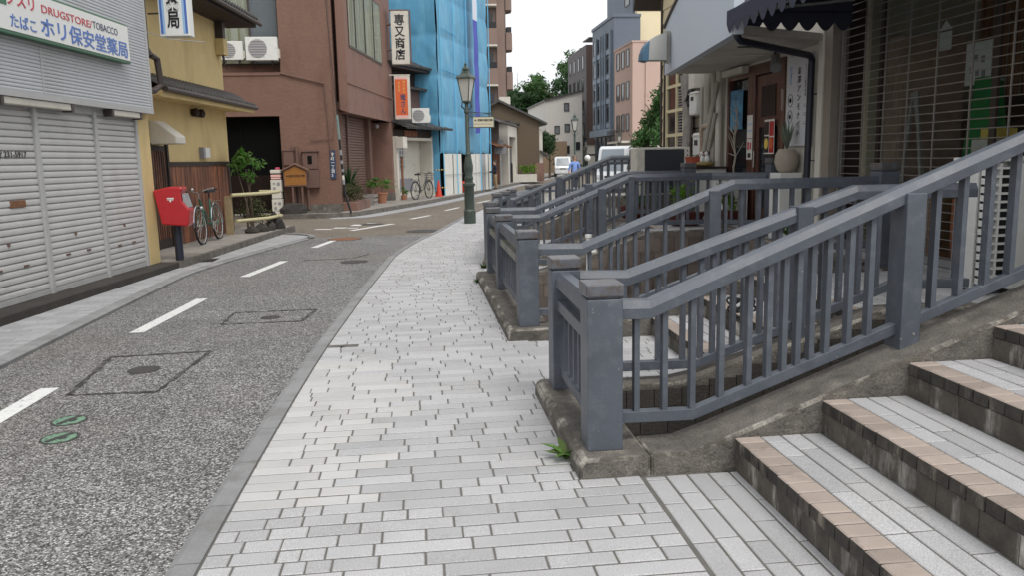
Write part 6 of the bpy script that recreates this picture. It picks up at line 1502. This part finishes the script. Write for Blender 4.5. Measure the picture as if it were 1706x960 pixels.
# ---------------------------------------------------------------- vehicles
def van(name, label, loc, rz, L=3.4, W=1.48, H=1.85, paint=None):
    t = thing(name, label, 'van', loc, rz); paint = paint or CARW
    # front of the vehicle looks along -y
    side = [(-L/2, .35), (-L/2-.02, .75), (-L/2+.12, .98), (-L/2+.62, H-.12), (-L/2+.95, H), (L/2-.15, H), (L/2-.02, H-.15), (L/2, .9), (L/2, .35)]
    m = MB(); m.prism(side, 'x', -W/2, W/2); b = m.build('body', [paint], t, bevel=.05)
    m = MB(); m.add([(-W/2+.12, -L/2+.155, 1.03), (W/2-.12, -L/2+.155, 1.03), (W/2-.2, -L/2+.575, H-.17), (-W/2+.2, -L/2+.575, H-.17)], [(0, 1, 2, 3)])
    nr = Vector((0, -.86, .5)); m.v = [tuple(Vector(v)+nr*.035) for v in m.v]; m.build('windscreen', [M('windscreen', (.22, .25, .28), .06, .1, 2)], b)
    for s in (-1, 1):
        m = MB(); x = s*(W/2+.004); m.add([(x, -L/2+.45, 1.08), (x, L/2-.15, 1.08), (x, L/2-.25, H-.18), (x, -L/2+.85, H-.18)], [(0, 1, 2, 3)]); m.build('side_window', [TRIMK], b)
        m = MB(); m.box(s*(W/2-.42), s*(W/2-.06), -L/2-.035, -L/2+.05, .68, .86); m.build('headlight', [HEADL], b, bevel=.02)
        m = MB(); m.box(s*(W/2), s*(W/2+.16), -L/2+.42, -L/2+.50, 1.08, 1.28); m.build('mirror', [TRIMK], b, bevel=.02)
        m = MB(); m.box(s*(W/2-.16), s*(W/2-.02), L/2-.02, L/2+.02, .75, 1.1); m.build('taillight', [TAILR], b)
        for y in (-L/2+.5, L/2-.5):
            m = MB(); m.lathe([(.16, -.09), (.27, -.085), (.28, -.06), (.28, .06), (.27, .085), (.16, .09)], 20); m.v = [(s*(W/2-.085)+c, y+a, .28+b_) for a, b_, c in m.v]; w = m.build('wheel', [RUBBER], t, smooth=True)
            m = MB(); m.lathe([(.01, -.093), (.17, -.093), (.17, .093), (.01, .093)], 14); m.v = [(s*(W/2-.085)+c, y+a, .28+b_) for a, b_, c in m.v]; m.build('rim', [GALV], w)
    lbox('bumper', [paint], b, (-W/2+.03, W/2-.03, -L/2-.06, -L/2+.05, .3, .55), bevel=.03); lbox('grille', [TRIMK], b, (-.3, .3, -L/2-.03, -L/2+.02, .70, .80)); lbox('number_plate', [SIGNW], b, (-.17, .17, -L/2-.075, -L/2-.061, .38, .52))
    return t
van('van', 'small white van seen head on beside the person in the blue shirt', (13.65, 76, 0), R_(-8))
van('truck', 'white kei van parked behind the far sloping handrail', (10.3, 41.0, .0), R_(-28), 3.4, 1.5, 2.25)
fl = thing('flower_tub', 'tub of orange and white flowers beside the parked white van', 'flower tub', (11.6, 48.5, .0)); m = MB(); m.lathe([(.4, 0), (.5, 1.6), (.46, 1.6)], 14); m.build('tub', [LEAFY], fl); rr = random.Random(3); m = leaves(MB(), (0, 0, 1.9), (.7, .4, .35), 200, .10, rng=rr); m.mi = [rr.choice((0, 1, 2)) for _ in m.mi]; m.build('blooms', [SIGNO, SIGNW, LEAFY], fl)
gl = thing('globe_lamp', 'white globe lamp on a short post beyond the railing', 'lamp', (11.0, 52.0, 0)); m = MB(); m.tube([(0, 0, 0), (0, 0, 1.5)], .04, 6); m.build('post', [SIGNK], gl); m = MB(); m.ball((0, 0, 1.68), .2, 12, 8); m.build('globe', [SIGNW], gl, smooth='all')

# ---------------------------------------------------------------- people
def person(label, loc, rz, H, J, shirt, pants, hair, sleeve, belt=.53):
    """one continuous skinned figure; J gives joint positions for a 1 m tall body facing -y"""
    t = thing('person', label, 'person', loc, rz)
    V = []; E = []; Rr = []
    def v(p, r): V.append(tuple(c*H for c in p)); Rr.append(r*H); return len(V)-1
    def e(a, b): E.append((a, b))
    pel = v((0, 0, .52), .075); sp1 = v((0, -.005, .61), .068); ch_ = v((0, -.005, .73), .078); nk0 = v((0, .0, .815), .045); nk = v((0, -.003, .86), .034); jaw = v((0, -.012, .895), .042); hd = v((0, -.004, .945), .056); tp = v((0, .002, .985), .032); ns_ = v((0, -.062, .925), .010)
    for a, b in ((pel, sp1), (sp1, ch_), (ch_, nk0), (nk0, nk), (nk, jaw), (jaw, hd), (hd, tp), (hd, ns_)): e(a, b)
    for s in (-1, 1):
        k = 'L' if s < 0 else 'R'; el, wr = J['el'+k], J['wr'+k]
        sh = v((s*.105, 0, .795), .043); a1 = v(el, .029); a2 = v(wr, .021); e(nk0, sh); e(sh, a1); e(a1, a2)
        d_ = (Vector(wr)-Vector(el)).normalized(); pm = v(tuple(Vector(wr)+d_*.03), .019); e(a2, pm)
        sd_ = d_.cross(Vector((s*1., .2, .1))).normalized()
        for q in range(4):
            f1 = v(tuple(Vector(wr)+d_*.062+sd_*(q-1.5)*.011), .0055); f2 = v(tuple(Vector(wr)+d_*(.092-.004*abs(q-1.4))+sd_*(q-1.5)*.012+Vector((0, -.006, 0))), .0045); e(pm, f1); e(f1, f2)
        th = v(tuple(Vector(wr)+d_*.04+sd_*.03), .006); e(pm, th)
        hp = v((s*.052, 0, .49), .062); kn = v(J['kn'+k], .040); an = v(J['an'+k], .025); hl = v((J['an'+k][0], J['an'+k][1]-.03, .018), .024); to = v((J['an'+k][0]+s*.01, J['an'+k][1]-.095, .014), .020)
        for a, b in ((pel, hp), (hp, kn), (kn, an), (an, hl), (hl, to)): e(a, b)
    me = bpy.data.meshes.new('body'); me.from_pydata(V, E, []); o = bpy.data.objects.new('body', me); COL.objects.link(o)
    md = o.modifiers.new('skin', 'SKIN'); md.use_smooth_shade = True
    for i, r in enumerate(Rr): me.skin_vertices[0].data[i].radius = (r, r*.8 if i in (0, 1, 2) else r)
    me.skin_vertices[0].data[0].use_root = True
    o.modifiers.new('sub', 'SUBSURF').levels = 1
    bpy.context.view_layer.update(); dg = bpy.context.evaluated_depsgraph_get(); m2 = bpy.data.meshes.new_from_object(o.evaluated_get(dg)); bpy.data.objects.remove(o); m2.name = 'body'
    m2.materials.clear()
    for mt in (SKIN, shirt, pants, TRIMK): m2.materials.append(mt)
    wr = [Vector(J['wrL'])*H, Vector(J['wrR'])*H]; el = [Vector(J['elL'])*H, Vector(J['elR'])*H]
    for p in m2.polygons:
        c = p.center; z = c.z/H; i = 1
        if z < .045: i = 3
        elif z < belt and min((c-w_).length for w_ in wr) > .12*H: i = 2
        elif z > .85: i = 0
        for w_, e_ in zip(wr, el):
            dd = (w_-e_); tt = (c-e_).dot(dd)/dd.length_squared; q = e_+dd*tt
            if tt > sleeve and (c-q).length < .05*H and tt < 2: i = 0
        p.material_index = i; p.use_smooth = True
    ob = bpy.data.objects.new('body', m2); COL.objects.link(ob); ob.parent = t
    m = MB(); m.ball((0, .012*H, .957*H), (.060*H, .068*H, .056*H), 14, 9); m.v = [(x, y, z) if not (y < -.03*H and z < .965*H) else (x*.9, -.03*H, z+.01*H) for x, y, z in m.v]; m.v = [(x, y, max(z, .925*H)) for x, y, z in m.v]; m.build('hair', [hair], t, smooth='all')
    for s in (-1, 1):
        m = MB(); m.ball((s*.021*H, -.052*H, .943*H), .007*H, 8, 5); m.build('eye', [SIGNK], t); m = MB(); m.ball((s*.057*H, .0, .93*H), (.008*H, .014*H, .02*H), 8, 5); m.build('ear', [SKIN], t)
    m = MB(); m.ball((0, -.052*H, .905*H), (.016*H, .006*H, .004*H), 8, 5); m.build('mouth', [M('lip', (.25, .10, .08), .6, .05, 5)], t)
    return t
JA = dict(elL=(-.13, .02, .64), wrL=(-.09, -.11, .615), elR=(.13, .01, .64), wrR=(.07, -.12, .60), knL=(-.05, -.01, .275), knR=(.055, .01, .27), anL=(-.055, .02, .045), anR=(.06, .05, .045))
pa = person('person standing by the white hoarding in a dark top and khaki trousers, hands held forward', (4.25, 44.3, .1), R_(-78), 1.58, JA, CLN, CLK, HAIRK, 2.5)
JB = dict(elL=(-.145, .02, .63), wrL=(-.15, -.03, .48), elR=(.15, .03, .63), wrR=(.11, -.09, .56), knL=(-.05, -.05, .28), knR=(.05, .02, .27), anL=(-.05, -.07, .05), anR=(.05, .09, .06))
pbm = person('person walking towards us in a blue shirt carrying a dark jacket over the arm', (7.42, 38.0, .0), R_(8), 1.82, JB, CLB, CLD, HAIRG, .1)
m = MB(); m.ball((.18, -.2, 1.0), (.13, .1, .17), 10, 7); rr = random.Random(4); m.v = [(a*rr.uniform(.93, 1.07), b, c*rr.uniform(.96, 1.04)) for a, b, c in m.v]; jk = m.build('jacket', [CLN], None); jk.location = (7.44, 38.0, 0); tag(jk, 'dark folded jacket hanging over the arm of the person in blue', 'jacket')
# ---------------------------------------------------------------- camera, sky, sun
PITCH, ROLL, YAW = R_(9.05), R_(1.2), R_(6.5)
fw = Vector((math.sin(YAW)*math.cos(PITCH), math.cos(YAW)*math.cos(PITCH), -math.sin(PITCH)))
rt = Vector((math.cos(YAW), -math.sin(YAW), 0)); up = rt.cross(fw)
cr, sr = math.cos(ROLL), math.sin(ROLL)
Rv = rt*cr-up*sr; Uv = up*cr+rt*sr
cam = bpy.data.cameras.new('camera'); co = bpy.data.objects.new('camera', cam); COL.objects.link(co)
mat = Matrix((Rv, Uv, -fw)).transposed().to_4x4(); mat.translation = Vector((0, 0, 1.7))
co.matrix_world = mat
cam.sensor_width = 36; cam.lens = 36*1350/1706; cam.clip_start = .05; cam.clip_end = 2000
SC.camera = co
w = bpy.data.worlds.new('World'); SC.world = w; w.use_nodes = True
nt = w.node_tree; bg = nt.nodes['Background']
sk = nt.nodes.new('ShaderNodeTexSky'); sk.sky_type = 'NISHITA'; sk.sun_disc = False
SUN_EL, SUN_AZ = R_(58), R_(160)
sk.sun_elevation = SUN_EL; sk.sun_rotation = SUN_AZ; sk.air_density = 1.0; sk.dust_density = 3.5; sk.ozone_density = 1.0
hs = nt.nodes.new('ShaderNodeHueSaturation'); hs.inputs['Saturation'].default_value = .16; hs.inputs['Value'].default_value = 1.0
nt.links.new(sk.outputs[0], hs.inputs['Color'])
# an even layer of cloud over the clear-sky gradient
tc = nt.nodes.new('ShaderNodeTexCoord')
cn = noise(nt, tc.outputs['Generated'], 2.2, 5, .55)
cl = nt.nodes.new('ShaderNodeMix'); cl.data_type = 'RGBA'
nt.links.new(maprange(nt, cn, .3, .7, .6, .85), cl.inputs[0]); nt.links.new(hs.outputs[0], cl.inputs[6]); cl.inputs[7].default_value = (7.2, 7.35, 7.6, 1)
nt.links.new(cl.outputs[2], bg.inputs['Color'])
bg.inputs['Strength'].default_value = .1
sl = bpy.data.lights.new('sun', 'SUN'); so = bpy.data.objects.new('sun', sl); COL.objects.link(so)
sl.energy = 1.0; sl.angle = R_(25); sl.color = (1, .97, .92)
# Nishita: rotation measured from +Y, clockwise seen from above
sd = Vector((math.sin(SUN_AZ)*math.cos(SUN_EL), math.cos(SUN_AZ)*math.cos(SUN_EL), math.sin(SUN_EL)))
so.rotation_euler = sd.to_track_quat('Z', 'Y').to_euler(); so.location = (0, 0, 30)
SC.view_settings.view_transform = 'Standard'; SC.view_settings.look = 'None'; SC.view_settings.exposure = .8; SC.view_settings.gamma = 1
SC.view_settings.use_curve_mapping = False
SC.cycles.max_bounces = 6; SC.cycles.transparent_max_bounces = 12; SC.cycles.use_denoising = True
